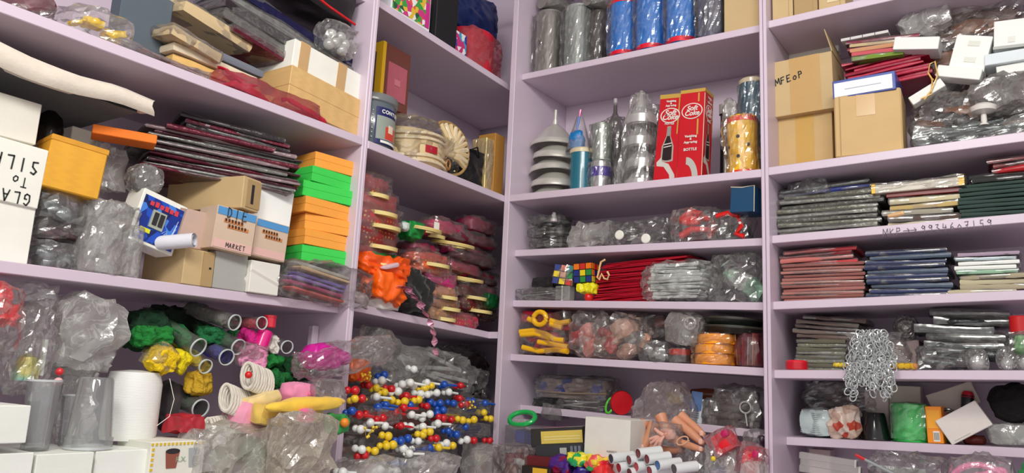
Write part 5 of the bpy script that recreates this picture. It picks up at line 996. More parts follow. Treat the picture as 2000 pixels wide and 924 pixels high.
# counter goods
t, w, h = at('ring', 'green plastic ring lying by the corner post on the clear box', 'ring', Rr, (984, 800, 1040, 832), -.03)
G().tube([(w * .42 * math.cos(a), .02 + .02 * math.sin(a), h * .45 + h * .4 * math.sin(a)) for a in [2 * math.pi * q / 26 for q in range(26)]], .0065, 9, closed=True).obj('hoop', mat('plastic', (16, 176, 80)), t); G().soft(w * .6, .03, h * .5, k=.6, n=6, amp=.004, seed=2, M=tr(0, .01, 0)).obj('pale_film', mat('film', haze=.4), t)
t, w, h = at('clear_box', 'transparent box with blue and red pieces inside, in the corner under the green ring', 'box', Rr, (984, 832, 1044, 945), -.05, 'c'); G().box(-w / 2, w / 2, 0, .1, 0, h).obj('box_wall', mat('clear', haze=.14), t, bevel=.001)
for i, c in enumerate(((30, 50, 140), (200, 30, 40), (180, 20, 30), (60, 90, 90), (24, 40, 110))): G().soft(w * .4, .05, h * .26, k=.5, n=6, amp=.006, seed=sd(), M=tr((-.18, .2, -.1, .1, .22)[i] * w, .02, h * (.68, .3, .34, .05, .66)[i])).obj('piece', mat('plastic', c), t)
t, w, h = carton('black and yellow long carton leaning beside the white box', Rr, (1044, 836, 1136, 872), -.06, .06, mat('print', (40, 36, 34)), tape=False, rot=(0, -6, 14), name='printed_carton')
G().box(-w * .3, w * .49, -.0014, 0, h * .16, h * .84).obj('yellow_panel', mat('print', (222, 196, 88)), t); 
for z in (.5, .36): G().box(-w * .24, w * .45, -.002, 0, h * z, h * (z + .05)).obj('pale_line', mat('print', (236, 222, 150)), t)
G().box(-w * .5, w * .5, .006, .056, h + .0002, h + .0012).obj('silver_top', mat('foil', (150, 146, 140)), t); G().box(-w * .36, w * .1, .03, .055, h + .0012, h + .0018).obj('magenta_patch', mat('print', (160, 30, 110)), t)
t, w, h = carton('dark carton with a small white square label under the black and yellow one', Rr, (1050, 868, 1138, 896), -.07, .07, mat('print', (52, 54, 58)), tape=False, rot=(0, -6, 8), name='printed_carton')
G().box(w * .02, w * .16, -.0014, 0, h * .25, h * .75).obj('white_square', mat('print', (190, 190, 186)), t)
for i in range(3): G().box(w * (.24 + i * .08), w * (.29 + i * .08), -.0014, 0, h * .3, h * .85).obj('pale_stroke', mat('print', (120, 130, 150)), t)
carton('maroon flat carton at the foot of the two printed cartons', Rr, (985, 890, 1080, 940), -.1, .1, mat('print', (110, 34, 38)), 'c', tape=False)
t, w, h = carton('white lidded box with faint small print, centre of the counter', Rr, (1141, 818, 1228, 895), -.09, .12, mat('card', (226, 224, 216)), 'c', tape=False, rot=(0, 1, 0), lid=.62, name='lidded_box')
words('HANDLE', .0065, mat('print', (120, 110, 100)), t, w * .12, -.0018, pt(Rr, 1190, 882, -.09)[1] - t.location.z, 'small_lettering')
bag('clear box-like bag with white pieces at the bottom edge by the corner', Rr, (900, 868, 962, 960), -.12, .08, 'lump', [mat('satin', (170, 160, 150)), mat('satin', (130, 60, 60))], 3, 'pale_piece', amp=.004, k=.15, snap='c', film=HAZY)
bag('second clear box-like bag at the bottom edge, right of the first', Rr, (960, 872, 1016, 960), -.13, .08, 'lump', [mat('satin', (190, 190, 184)), mat('satin', (110, 70, 60))], 3, 'pale_piece', amp=.004, k=.15, snap='c')
# foil tissues
FC = [[(150, 20, 60), (80, 40, 130), (30, 30, 90)], [(40, 170, 90), (240, 226, 60), (60, 190, 120)], [(236, 90, 90), (240, 210, 60), (60, 180, 90)], [(30, 40, 150), (50, 30, 120), (20, 30, 90)], [(210, 20, 40), (240, 60, 60), (180, 10, 40)]]
for bx, i, lb in (((1072, 892, 1112, 930), 0, 'purple and red crumpled foil tissue at the bottom edge'), ((1106, 886, 1146, 912), 1, 'green and yellow crumpled foil tissue in front of the white box'), ((1140, 892, 1176, 918), 2, 'pink, yellow and green crumpled foil tissue in front of the white box'), ((1116, 912, 1156, 945), 3, 'dark blue crumpled foil tissue at the bottom edge'), ((1152, 900, 1186, 945), 4, 'red crumpled foil tissue beside the white tubes')):
    t, w, h = at('foil_tissue', lb, 'tissue', Rr, bx, -.12); G().soft(w, .05, h, k=.5, n=10, amp=.01, freq=30, seed=sd()).obj('foil', mat('patches', cols=FC[i], s=45), t, angle=70); G().soft(w * .4, .02, h * .4, k=.5, n=5, amp=.004, seed=sd(), M=tr(w * .1, -.008, h * .4)).obj('fold', mat('satin', FC[i][1]), t)
t, w, h = carton('yellow and black small carton cut by the bottom edge', Rr, (1018, 912, 1074, 950), -.13, .05, mat('print', (40, 34, 30)), tape=False); G().box(-w * .1, w * .4, -.001, 0, h * .5, h * .95).obj('yellow_panel', mat('print', (226, 180, 50)), t)
# skin-toned rubber fingers and hand
SK = mat('skin', (214, 150, 116)); NAIL = mat('skin', (236, 190, 176))
def finger(label, pts, r0, r1, d0=.0, nail=True):
    P = []
    for i, (x, y) in enumerate(pts):
        u, z = pt(Rr, x, y, d0 - .008 * i); P.append(Vector((u, d0 - .008 * i, z)))
    t = thing('rubber_finger', label, 'rubber finger', P[0]); Q = []
    for i in range(len(P) - 1):
        for k in range(4): Q.append(P[i].lerp(P[i + 1], k / 4) - P[0])
    Q.append(P[-1] - P[0]); n = len(Q); rad = []
    for i in range(n):
        f = i / (n - 1); r = r0 + (r1 - r0) * f; r *= 1 + .07 * math.cos(f * 9); rad.append(r)
    dirv = (Q[-1] - Q[-2]).normalized()
    for k in (.5, .8, .95): Q.append(Q[n - 1] + dirv * r1 * k); rad.append(r1 * math.sqrt(1 - k * k))
    G().tube(Q, rad, 14).obj('finger_body', SK, t)
    if nail: G().soft(r1 * 1.3, r1 * .3, r1 * 1.7, k=.6, n=4, M=Matrix.Translation(Q[n - 1] + Vector((0, -r1 * 1.05, -r1 * .6)))).obj('nail', NAIL, t)
    return t
finger('long skin-toned rubber finger at the left of the heap, pointing down', ((1262, 822), (1244, 850), (1226, 884)), .0125, .0075)
finger('second skin-toned rubber finger, inside the left one', ((1278, 826), (1266, 856), (1256, 876)), .013, .009, -.002)
finger('skin-toned rubber finger with its tip towards the lower right', ((1300, 848), (1332, 866), (1370, 878)), .012, .0065, -.012)
finger('long skin-toned rubber finger slanting down to the right', ((1318, 822), (1345, 842), (1370, 864)), .013, .0075, -.004)
finger('upper skin-toned rubber finger under the hazy bag at the right', ((1330, 812), (1352, 830), (1372, 848)), .0115, .0075, .012)
finger('short skin-toned rubber finger behind the others', ((1290, 812), (1300, 836), (1312, 850)), .014, .0115, .014)
finger('skin-toned rubber finger lying low behind the white tubes', ((1256, 868), (1290, 878), (1330, 880)), .01, .0075, .0)
t, w, h = at('rubber_hand', 'small pale pink rubber hand in a clear bag on the rubber fingers', 'rubber hand', Rr, (1270, 828, 1322, 872), -.05)
PK = mat('skin', (232, 176, 158)); g = G(); g.soft(w * .6, .02, h * .5, k=.6, n=8, amp=.002, M=tr(w * .08, 0, h * .3)); g.obj('palm', PK, t)
for i, (a, ln) in enumerate(((200, .5), (215, .55), (232, .56), (250, .48), (150, .4))):
    x0, z0 = w * .0 + i * .001, h * .5; dx, dz = math.cos(R(a)), math.sin(R(a)); l = w * ln
    G().tube([(x0, -.002 - .002 * i, z0), (x0 + dx * l * .5, -.008 - .001 * i, z0 + dz * l * .5), (x0 + dx * l, -.006, z0 + dz * l)], [.0046, .0042, .0032], 9).obj('finger', PK, t)
wrap(t, w, .03, h, grow=.003, amp=.008)
t, w, h = at('rubber_band', 'beige rubber loop lying on the skin-toned fingers', 'rubber band', Rr, (1322, 850, 1344, 872), -.06); G().tube([(w * .5 * math.cos(a), 0, h * .5 + h * .4 * math.sin(a + .5)) for a in [2 * math.pi * q / 20 for q in range(20)]], .0016, 6, closed=True).obj('loop', mat('plastic', (226, 176, 140)), t); G().tube([(w * .5, 0, h * .6), (w * .6, 0, h * .5)], .0018, 6).obj('seam', mat('plastic', (210, 160, 120)), t)
# bundle of white marker tubes
WT = mat('plastic', (222, 226, 226))
for i, (px, c, ln) in enumerate((((1193, 896), (60, 66, 80), 0), ((1246, 886), (120, 20, 30), 0), ((1228, 899), (120, 24, 34), 1), ((1263, 897), (120, 18, 30), 0), ((1284, 909), (50, 100, 160), 0), ((1316, 916), (84, 74, 74), 0), ((1242, 912), (180, 30, 50), 1), ((1208, 914), (170, 30, 44), 1), ((1268, 920), (150, 24, 50), 1), ((1229, 924), (110, 20, 30), 1))):
    u, z = pt(Rr, px[0], px[1], -.14); c2 = {60: 'dark slate', 120: 'dark red', 50: 'blue', 84: 'grey-brown', 180: 'bright red', 170: 'red', 150: 'wine', 110: 'deep red'}[c[0]]
    pos = {0: 'leftmost of the marker bundle', 1: 'topmost of the bundle', 2: 'just below the topmost', 3: 'right of the topmost', 4: 'second from the right in the bundle', 5: 'rightmost of the marker bundle', 6: 'in the middle of the bundle', 7: 'at the lower left of the bundle', 8: 'low in the middle of the bundle', 9: 'lowest of the bundle'}[i]
    t = thing('marker_tube', f'short white tube with a {c2} end, {pos}', 'tube', (u, -.14, z), (0, 0, 0)); v = Vector((.03, .05, .006)); q = Vector((0, 0, 1)).rotation_difference(v.normalized()).to_matrix().to_4x4(); r = .0115
    G().lathe([(r * .86, 0), (r, .0005), (r, v.length), (0, v.length)], 18, q).obj('sleeve', WT, t); G().lathe([(0, .001), (r * .86, .0012), (r * .86, .004)], 18, q).obj('end_plug', mat('plastic', c), t)
# red wrapped sweets on the right of the counter
for bx, lb, rr_ in (((1392, 836, 1450, 886), 'red and pink wrapped cushion in film, upper of the two by the post', -28), ((1432, 866, 1478, 930), 'red wrapped cushion in film, lower of the two by the post', 14)):
    t, w, h = at('wrapped_cushion', lb, 'cushion', Rr, bx, -.07, None, (0, rr_, 0)); G().soft(w * .8, .035, h * .85, k=.5, n=10, amp=.004, seed=sd(), M=tr(0, .005, h * .05)).obj('cushion', mat('satin', (226, 12, 34)), t); G().soft(w * .3, .02, h * .3, k=.5, n=5, seed=1, M=tr(w * .2, -.001, h * .6)).obj('magenta_edge', mat('satin', (190, 20, 90)), t); wrap(t, w, .045, h, grow=.002, amp=.008, film=mat('film', (240, 160, 170), haze=.2))
bag('milky film bag right of the rubber fingers on the counter', Rr, (1368, 862, 1440, 950), -.05, .1, 'lump', [mat('satin', (170, 150, 146)), mat('satin', (60, 60, 120))], 3, 'grey_scrap', amp=.014, film=HAZY, snap='c')
bag('dark clear bag against the post at the bottom right of this bay', Rr, (1446, 838, 1488, 900), .0, .08, 'lump', [mat('satin', (50, 24, 50))], 3, 'dark_cloth', amp=.01)
bag('small milky bag at the bottom edge by the post', Rr, (1440, 896, 1486, 950), -.09, .06, None, amp=.01, film=HAZY, snap='c')
t, w, h = at('bead', 'small yellow bead beside the milky film bag', 'bead', Rr, (1387, 888, 1396, 902), -.08); G().ball((0, w / 2, w * .6), w * .55, 10).obj('ball', mat('plastic', (230, 206, 30)), t); G().tube([(0, w / 2, 0), (0, w / 2, h)], .001, 5).obj('core', BLACK, t)
bag('grey bags piled behind the white tubes', Rr, (1320, 872, 1392, 950), -.03, .1, 'cards', [mat('satin', (90, 80, 84))], 4, 'grey_sheet', amp=.01, snap='c')

# ================================================================ RIGHT WALL, second bay
for bx, lb, m in (((1508, -40, 1548, 36), 'leftmost kraft carton on the top shelf of the right bay', KRAFT), ((1550, -44, 1596, 24), 'middle kraft carton on the top shelf of the right bay', KRAFTD), ((1598, -50, 1650, 12), 'right kraft carton on the top shelf of the right bay', KRAFT)):
    t, w, h = carton(lb, Rr, bx, .04, .1, m, 's1', tape=False); G().box(w * .3, w * .32, -.001, 0, 0, h).obj('seam', KRAFTD, t)
G().box(-.01, .02, -.0015, 0, .02, .05).obj('pale_patch', mat('card', (226, 210, 170)), t)
t, w, h = carton('open kraft carton with MFEOP handwritten on it', Rr, (1512, 110, 1628, 220), .07, .14, KRAFT, None, tape=False, rot=(0, -1, 0), flaps=(-1,))
G().box(-w * .22, w * .3, -.0007, 0, 0, h).obj('tape', mat('print', (196, 158, 100), r=.3), t); hand('MFEOP', .0165, mk, t, -w * .46, -.0012, h * .56, w=.0013, roll=-.16)
g = G().box(0, .002, 0, .14, 0, h * .42); g.obj('flap', KRAFT, t, loc=(w * .5, 0, h), rot=(0, R(-14), 0))
carton('kraft carton under the handwritten one', Rr, (1520, 216, 1626, 322), .09, .13, mat('card', (200, 170, 118)), 'F2', rot=(0, 0, 0), tm=mat('print', (200, 160, 84), r=.25))
t, w, h = carton('kraft carton standing in front with a pale side and the blue-edged box on it', Rr, (1630, 178, 1762, 306), .012, .12, mat('card', (206, 174, 122)), 'F2', tape=False, rot=(0, 0, 3), bev=.003)
G().box(-w * .16, w * .12, -.0007, 0, h * .62, h).obj('tape', TAPE, t); G().box(-w * .42, -w * .4, -.0006, 0, 0, h).obj('edge_crease', KRAFTD, t)
t, w, h = carton('flat blue box with a white front lying on the front kraft carton', Rr, (1626, 148, 1750, 184), .01, .1, mat('print', (60, 80, 160)), tape=False, rot=(0, -1, 0), name='flat_box')
G().box(-w * .47, w * .45, -.0016, 0, h * .08, h * .84).obj('white_front', mat('print', (232, 238, 244)), t); G().box(-w * .3, w * .28, -.002, 0, h * .42, h * .46).obj('grey_line', mat('print', (160, 168, 180)), t)
carton('white strip of card behind the open kraft carton', Rr, (1540, 78, 1638, 108), .2, .03, WHITE, tape=False, name='card_strip', cat='card')
t, w, h = at('measuring_strip', 'clear strip with dark marks lying on top of the red packets', 'strip', Rr, (1642, 62, 1735, 72), .09); G().box(-w / 2, w / 2, 0, .03, 0, h * .5).obj('strip', mat('card', (220, 218, 216)), t)
for i in range(3): G().box(w * (-.3 + i * .26), w * (-.29 + i * .26), -.001, 0, 0, h * .5).obj('mark', INK, t)
CR = mat('satin', (180, 24, 60)); 
slabs('paper_packet', '{c} packet in the fanned pile behind the blue-edged box', 'packet', 'packets behind the blue-edged box', Rr, (1655, 104, 1810, 164), .1, .1, 9, [('crimson', CR), ('dark crimson', mat('satin', (150, 16, 50)))], jit=.016, sleeve=False, part='paper', roll=-4, wave=.003)
slabs('striped_packet', '{c} packet on top of the fanned crimson pile', 'packet', 'striped packets on the crimson pile', Rr, (1662, 84, 1765, 112), .085, .08, 3, [('green-edged', mat('card', (120, 150, 50))), ('pink', mat('card', (206, 90, 100))), ('tan', mat('card', (206, 150, 110)))], jit=.01, part='card', roll=3)
slabs('packet', '{c} packet slanting over the striped packets', 'packet', 'maroon packets over the striped ones', Rr, (1650, 70, 1800, 92), .09, .08, 3, [('maroon', mat('satin', (130, 24, 56))), ('tan', TAN)], jit=.01, roll=6)
WC = mat('card', (240, 242, 238))
carton('long white box slanting down over the maroon packets', Rr, (1742, 72, 1832, 96), .07, .06, WC, tape=False, rot=(0, 11, 0))
t, w, h = carton('square white box with two faint stamps, tilted, below the clear bag', Rr, (1848, 70, 1920, 138), .06, .05, WC, tape=False, rot=(0, 16, 0))
for z in (.24, .7): G().box(-w * .12, w * .2, -.0012, 0, h * z, h * (z + .14)).obj('faint_stamp', mat('print', (205, 208, 196)), t)
t, w, h = carton('larger white box with faint stamps at the right edge', Rr, (1938, 36, 2040, 92), .06, .07, WC, tape=False, rot=(0, 4, 0))
for x in (-.22, .2): G().box(x * w, (x + .14) * w, -.0012, 0, h * .2, h * .4).obj('faint_stamp', mat('print', (208, 210, 200)), t)
G().box(-w / 2 - .001, w / 2 + .001, -.001, .071, 0, h * .1).obj('grey_base', mat('card', (180, 182, 176)), t)
carton('flat bluish white box under the larger white box', Rr, (1922, 98, 2030, 120), .05, .06, mat('card', (224, 234, 238)), tape=False, rot=(0, 0, 0))
carton('thin white box in film lower down at the right edge', Rr, (1946, 124, 2010, 142), .06, .05, WC, tape=False, rot=(0, -2, 0))
carton('long white slab slanting down below the square white box', Rr, (1824, 130, 1914, 152), .05, .04, WC, tape=False, rot=(0, 17, 0))
carton('white slab slanting up beside the front kraft carton', Rr, (1778, 168, 1852, 186), .045, .03, WC, tape=False, rot=(0, -28, 0))
t, w, h = at('rubber_band', 'yellow rubber band loop hanging over the crimson packets', 'rubber band', Rr, (1796, 122, 1832, 192), .04); G().tube([Vector((a * w, 0, b * h)) for a, b in ((-.5, .02), (.1, .1), (.2, .5), (.0, .7), (.1, .95), (.4, 1), (.5, .6), (.1, .2), (-.3, -.02))], .0018, 7).obj('band', mat('plastic', (226, 184, 100)), t); G().ball((w * .2, 0, h * .5), .003, 8).obj('knot', mat('plastic', (214, 170, 90)), t)
BR = mat('satin', (138, 84, 52)); BK = mat('satin', (34, 28, 30))
bag('big clear bag with brown and black hair-like bundles at the top of the right bay', Rr, (1760, -40, 2010, 76), .13, .14, 'lump', [BR, BK, mat('satin', (110, 76, 60)), BK], 12, 'hair_bundle', amp=.016, k=.4, freq=10, res=18)
bag('clear grey film fold at the upper left of the big hair bag', Rr, (1758, 0, 1868, 60), .1, .06, None, film=HAZY, amp=.014, rot=(0, -14, 0))
bag('dark bag of black and brown bundles behind the tilted white boxes', Rr, (1815, 60, 2030, 170), .14, .12, 'lump', [BK, BR, BK], 11, 'hair_bundle', amp=.014, k=.4)
bag('long clear bag with brown hair-like bundles behind the white knob', Rr, (1775, 160, 2030, 272), .05, .16, 'lump', [BR, BK, mat('satin', (120, 70, 40)), BK], 14, 'hair_bundle', snap='F2', amp=.014, k=.35, freq=10, res=18)
bag('low dark grey clear bag along the shelf edge in front of the white knob', Rr, (1776, 232, 2030, 285), .008, .04, 'cards', [mat('foil', (90, 96, 94), m=.3)], 3, 'grey_sheet', snap='F2', amp=.01, k=.3, film=mat('film', (160, 170, 168), haze=.3), res=16)
bag('milky clear bag draped over the hair bundles at the right edge', Rr, (1900, 138, 2030, 205), .03, .08, None, film=mat('film', (190, 184, 178), haze=.35), amp=.014, rot=(0, -6, 0))
t, w, h = at('knob', 'white mushroom-shaped plastic knob on the dark clear bag', 'knob', Rr, (1892, 198, 1948, 236), .0)
G().lathe([(0, h * .98), (w * .3, h), (w * .5, h * .85), (w * .46, h * .62), (w * .2, h * .5), (0, h * .5)], 28, tr(0, w * .4, 0)).obj('cap', mat('plastic', (222, 218, 212)), t); G().lathe([(w * .2, -h * .1), (w * .12, h * .05), (w * .1, h * .55)], 16, tr(0, w * .4, 0)).obj('stalk', mat('plastic', (226, 222, 216)), t)

# ---- shelf F2 / s3: packets
slabs('sleeved_packet', '{c} sleeved packet in the pile under the kraft cartons', 'packet', 'sleeved packets left end', Rr, (1518, 374, 1722, 458), .06, .13, 9, [('dark grey', mat('foil', (92, 92, 86), m=.25)), ('grey', mat('foil', (138, 138, 130), m=.3)), ('olive grey', mat('foil', (112, 112, 100), m=.25))], 's3', jit=.012, wave=.004)
slabs('sleeved_packet', '{c} packet on top of the grey sleeved pile', 'packet', 'packets topping the grey pile', Rr, (1524, 358, 1705, 384), .07, .12, 3, [('silver', mat('foil', (160, 164, 162), m=.4)), ('blue', mat('satin', (30, 50, 130))), ('grey-green', mat('foil', (110, 120, 114), m=.3))], jit=.02, wave=.005, roll=-3)
bag('crumpled clear film on top of the grey pile near the post', Rr, (1530, 348, 1620, 378), .05, .08, None, amp=.012)
slabs('flat_packet', '{c} flat packet in the middle pile, under the white case', 'packet', 'packets in the middle pile', Rr, (1728, 382, 1870, 440), .06, .12, 5, [('cream', mat('card', (206, 196, 160))), ('dark brown', mat('card', (88, 72, 64))), ('grey', mat('card', (160, 156, 140))), ('tan', mat('card', (196, 170, 110)))], 's3', jit=.012)
carton('flat dark red case under the white case with yellow corners', Rr, (1730, 370, 1880, 380), .06, .11, mat('print', (120, 24, 24)), tape=False, name='flat_case', cat='case')
t, w, h = carton('flat white case with yellow corners on the middle pile', Rr, (1702, 353, 1884, 370), .05, .11, mat('print', (206, 200, 184)), tape=False, name='flat_case', cat='case', rot=(0, -.5, 0))
for a, b in ((-.5, -.46), (.44, .5)): G().box(a * w, b * w, -.002, .02, 0, h + .001).obj('yellow_corner', mat('print', (244, 196, 20)), t)
wrap(t, w, .11, h, grow=.003, amp=.004, k=.1)
t, w, h = at('wooden_peg', 'small pale wooden peg at the shelf edge in front of the middle pile', 'peg', Rr, (1734, 414, 1762, 426), .03); G().tube([(-w / 2, 0, h * .4), (0, 0, h * .5), (w / 2, 0, h * .7)], [.0035, .0055, .0045], 10).obj('shaft', mat('wood', (224, 180, 130)), t); G().ball((w / 2, 0, h * .7), .005, 10).obj('knob_end', mat('wood', (230, 190, 140)), t)
slabs('green_packet', 'dark green flat packet in the thick pile at the right edge', 'packet', 'dark green packets', Rr, (1872, 352, 2030, 424), .05, .13, 9, [('green', mat('card', (44, 66, 60)))], 's3', jit=.006, sleeve=False, wave=.001)
slabs('green_packet', 'blackish packet on top of the dark green pile', 'packet', 'blackish packets on the dark green pile', Rr, (1892, 334, 2030, 352), .06, .13, 2, [('black', mat('card', (40, 44, 42)))], jit=.006, sleeve=True)
slabs('red_packet', '{c} packet high under the shelf at the right edge', 'packet', 'packets under the shelf at the right edge', Rr, (1928, 304, 2030, 332), .05, .12, 3, [('red', mat('satin', (176, 22, 30))), ('dark red', mat('satin', (110, 16, 26)))], jit=.01, sleeve=True, wave=.004, roll=-2)
# ---- s4 piles
slabs('red_card', '{c} card packet in the tall reddish pile by the post', 'packet', 'card packets in the reddish pile', Rr, (1526, 512, 1690, 588), .06, .12, 11, [('dusty pink', mat('card', (164, 104, 96))), ('brownish pink', mat('card', (140, 84, 78))), ('dusty pink', mat('card', (176, 118, 108)))], 's4', jit=.005, wave=.0012)
slabs('red_card', '{c} packet at the top of the reddish pile', 'packet', 'packets at the top of the reddish pile', Rr, (1528, 484, 1672, 516), .06, .12, 4, [('red', mat('satin', (190, 40, 50))), ('rose', mat('satin', (196, 110, 104))), ('deep red', mat('satin', (130, 24, 32)))], jit=.01, wave=.004, roll=-2)
slabs('navy_packet', '{c} packet in the shiny dark blue pile in the middle', 'packet', 'packets in the blue pile', Rr, (1694, 486, 1856, 580), .055, .12, 10, [('navy', mat('satin', (26, 36, 72))), ('navy', mat('satin', (34, 46, 88))), ('slate blue', mat('satin', (70, 84, 104)))], 's4', jit=.008, wave=.003)
slabs('pale_packet', '{c} packet in the pale pile below the pencil writing', 'packet', 'packets in the pale pile', Rr, (1862, 534, 1998, 574), .055, .12, 4, [('cream', mat('card', (190, 182, 150))), ('beige', mat('card', (170, 160, 134)))], 's4', jit=.012, wave=.003)
slabs('pale_packet', '{c} packet at the top of the pale pile', 'packet', 'packets at the top of the pale pile', Rr, (1866, 490, 1990, 534), .05, .12, 5, [('green-edged white', mat('card', (150, 190, 160))), ('bright white', mat('card', (240, 244, 238))), ('bright white', mat('card', (240, 244, 238))), ('pale blue', mat('card', (190, 206, 214))), ('mauve', mat('card', (170, 150, 170)))], jit=.006, wave=.0015)
# ---- s5
slabs('grey_sheet_packet', '{c} packet in the flat pile behind the red lid', 'packet', 'packets behind the red lid', Rr, (1552, 662, 1650, 720), .1, .1, 8, [('grey-green', mat('foil', (124, 126, 108), m=.15)), ('olive', mat('card', (100, 98, 80)))], 's5', jit=.006, wave=.002)
slabs('brown_packet', '{c} packet on top of the grey-green pile', 'packet', 'packets on the grey-green pile', Rr, (1556, 618, 1680, 662), .1, .11, 5, [('brown', mat('satin', (104, 86, 78))), ('grey-brown', mat('satin', (130, 116, 106)))], jit=.014, wave=.004, roll=4)
t, w, h = can('small red screw lid at the shelf edge near the post', Rr, (1530, 703, 1572, 721), .025, mat('plastic', (226, 24, 44)), 's5', name='screw_lid', cat='lid', bands=((.1, .75, mat('plastic', (200, 16, 36)), 'grip_band'),))
bag('clear film around steel wires behind the chain bunch', Rr, (1645, 650, 1768, 715), .08, .08, None, snap='s5', amp=.012)
for i in range(9):
    a = pt(Rr, 1652 + i * 3, 655 + i * 3, .05); b = pt(Rr, 1740 + i * 6, 668 + i * 6, .06); t = thing('steel_wire', f'thin steel wire behind the chain bunch, {ORD[i] if i else "highest"} of the fan', 'wire', (a[0], .05, a[1]), (0, 0, 0), 'steel wires by the chain bunch'); dx, dz = b[0] - a[0], b[1] - a[1]
    G().tube([(0, 0, 0), (dx * .5, .004, dz * .5 + .006), (dx, .01, dz)], .0007, 5).obj('strand', SILVER, t); G().ball((dx, .01, dz), .0016, 6).obj('tip', SILVER, t)
# chain bunch
u, z = pt(Rr, 1695, 650, .0); t = thing('chain_bunch', 'bunch of small shiny steel chains hanging over the shelf edge', 'chain', (u, .0, z))
lm = G().tube([(.0062 * math.cos(a), 0, .0085 * math.sin(a)) for a in [2 * math.pi * q / 12 for q in range(12)]], .0013, 5, closed=True).mesh(mat('metal', (200, 205, 205), r=.15))
rc = random.Random(5); nl = 0
zbot = pt(Rr, 1695, 780, -.02)[1] - z; wch = pt(Rr, 1742, 715, -.02)[0] - pt(Rr, 1650, 715, -.02)[0]
for s_ in range(16):
    x0 = -wch * .5 + wch * (s_ + .5) / 16; ln = rc.uniform(.72, 1.0)
    for k in range(18):
        f = k / 17; zz = f * ln * zbot; x = x0 * (.55 + .45 * min(1, f * 2.5)) + rc.uniform(-.004, .004) + wch * .03
        y = (-.012 - .008 * rc.random()) if zz < pt(Rr, 1695, 712, 0)[1] - z else -.012 + .03 * (1 - f) + rc.uniform(-.004, .008)
        o = link('link', lm, t, (x, y, zz), (rc.uniform(-.5, .5), rc.uniform(-.9, .9), rc.uniform(-1.5, 1.5))); nl += 1
for bx, lb, m in (((1630, 708, 1660, 718), 'gold braided cord end poking out left of the chain bunch', (220, 190, 20)), ((1740, 708, 1786, 722), 'yellow strip and tan end right of the chain bunch', (222, 180, 40))):
    t, w, h = at('cord', lb, 'cord', Rr, bx, .02); G().tube([(-w / 2 + w * i / 12, .004 * math.sin(i * 2), h / 2 + .001 * math.cos(i * 2)) for i in range(13)], h * .42, 8).obj('braid', mat('satin', m), t); G().ball((w / 2, 0, h / 2), h * .5, 8).obj('end_knot', mat('satin', (190, 130, 70)), t)
t, w, h = at('wrapped_ball', 'dark brown ball in film behind the chain bunch, high up', 'ball', Rr, (1742, 612, 1792, 668), .1, 's5' if False else None); G().ball((0, w / 2, h / 2), w * .46, 20).obj('ball', mat('plastic', (72, 58, 56), r=.35), t); G().soft(w * 1.05, w, h * 1.02, k=.8, n=12, amp=.006, seed=sd(), jit=.0015).obj('plastic_wrap', FILM, t, smooth=False)
carton('dim brown card block holding up the dark brown ball', Rr, (1740, 664, 1796, 726), .12, .08, mat('card', (150, 132, 130)), 's5', tape=False)
BKF = mat('foil', (70, 78, 78), m=.45)
slabs('foil_packet', 'glossy {c} foil packet in the pile right of the dark ball', 'packet', 'glossy black foil packets', Rr, (1805, 604, 1965, 700), .07, .12, 6, [('black', mat('foil', (56, 60, 60), m=.45)), ('dark grey', mat('foil', (104, 112, 112), m=.5))], jit=.02, wave=.012, k=.3, roll=3)
bag('low glossy dark bag at the shelf edge under the black foil packets', Rr, (1785, 672, 1895, 724), .04, .09, 'cards', [mat('foil', (60, 72, 70), m=.4)], 3, 'dark_sheet', snap='s5', amp=.012)
for i, (bx, lb) in enumerate((((1888, 680, 1926, 718), 'left silver ball in film on the shelf edge'), ((1950, 682, 1984, 718), 'middle silver ball in film on the shelf edge'), ((1984, 690, 2020, 722), 'silver ball in film at the right edge'))):
    t, w, h = at('wrapped_ball', lb, 'ball', Rr, bx, .04, 's5'); G().ball((0, w / 2, w * .46), w * .44, 20).obj('ball', mat('metal', (206, 208, 206), r=.22), t); G().soft(w * 1.15, w, h * 1.1, k=.7, n=12, amp=.008, seed=sd(), jit=.0015).obj('plastic_wrap', FILM, t, smooth=False)
bag('clear bag of crumpled film above the silver balls', Rr, (1880, 650, 1990, 690), .08, .1, 'lump', [mat('foil', (120, 124, 122), m=.5)], 4, 'foil_piece', amp=.014)
t, w, h = can('red cap pointing out of the bags at the right edge', Rr, (1970, 616, 2012, 652), .03, mat('plastic', (196, 24, 30)), name='cap', cat='cap', bands=((.0, .12, mat('plastic', (150, 16, 22)), 'lip'),))
t, w, h = cloth('green wrapped piece at the right edge beside the silver balls', Rr, (1978, 652, 2014, 690), .03, .05, mat('satin', (90, 160, 84)), amp=.006, wrapf=FILM)
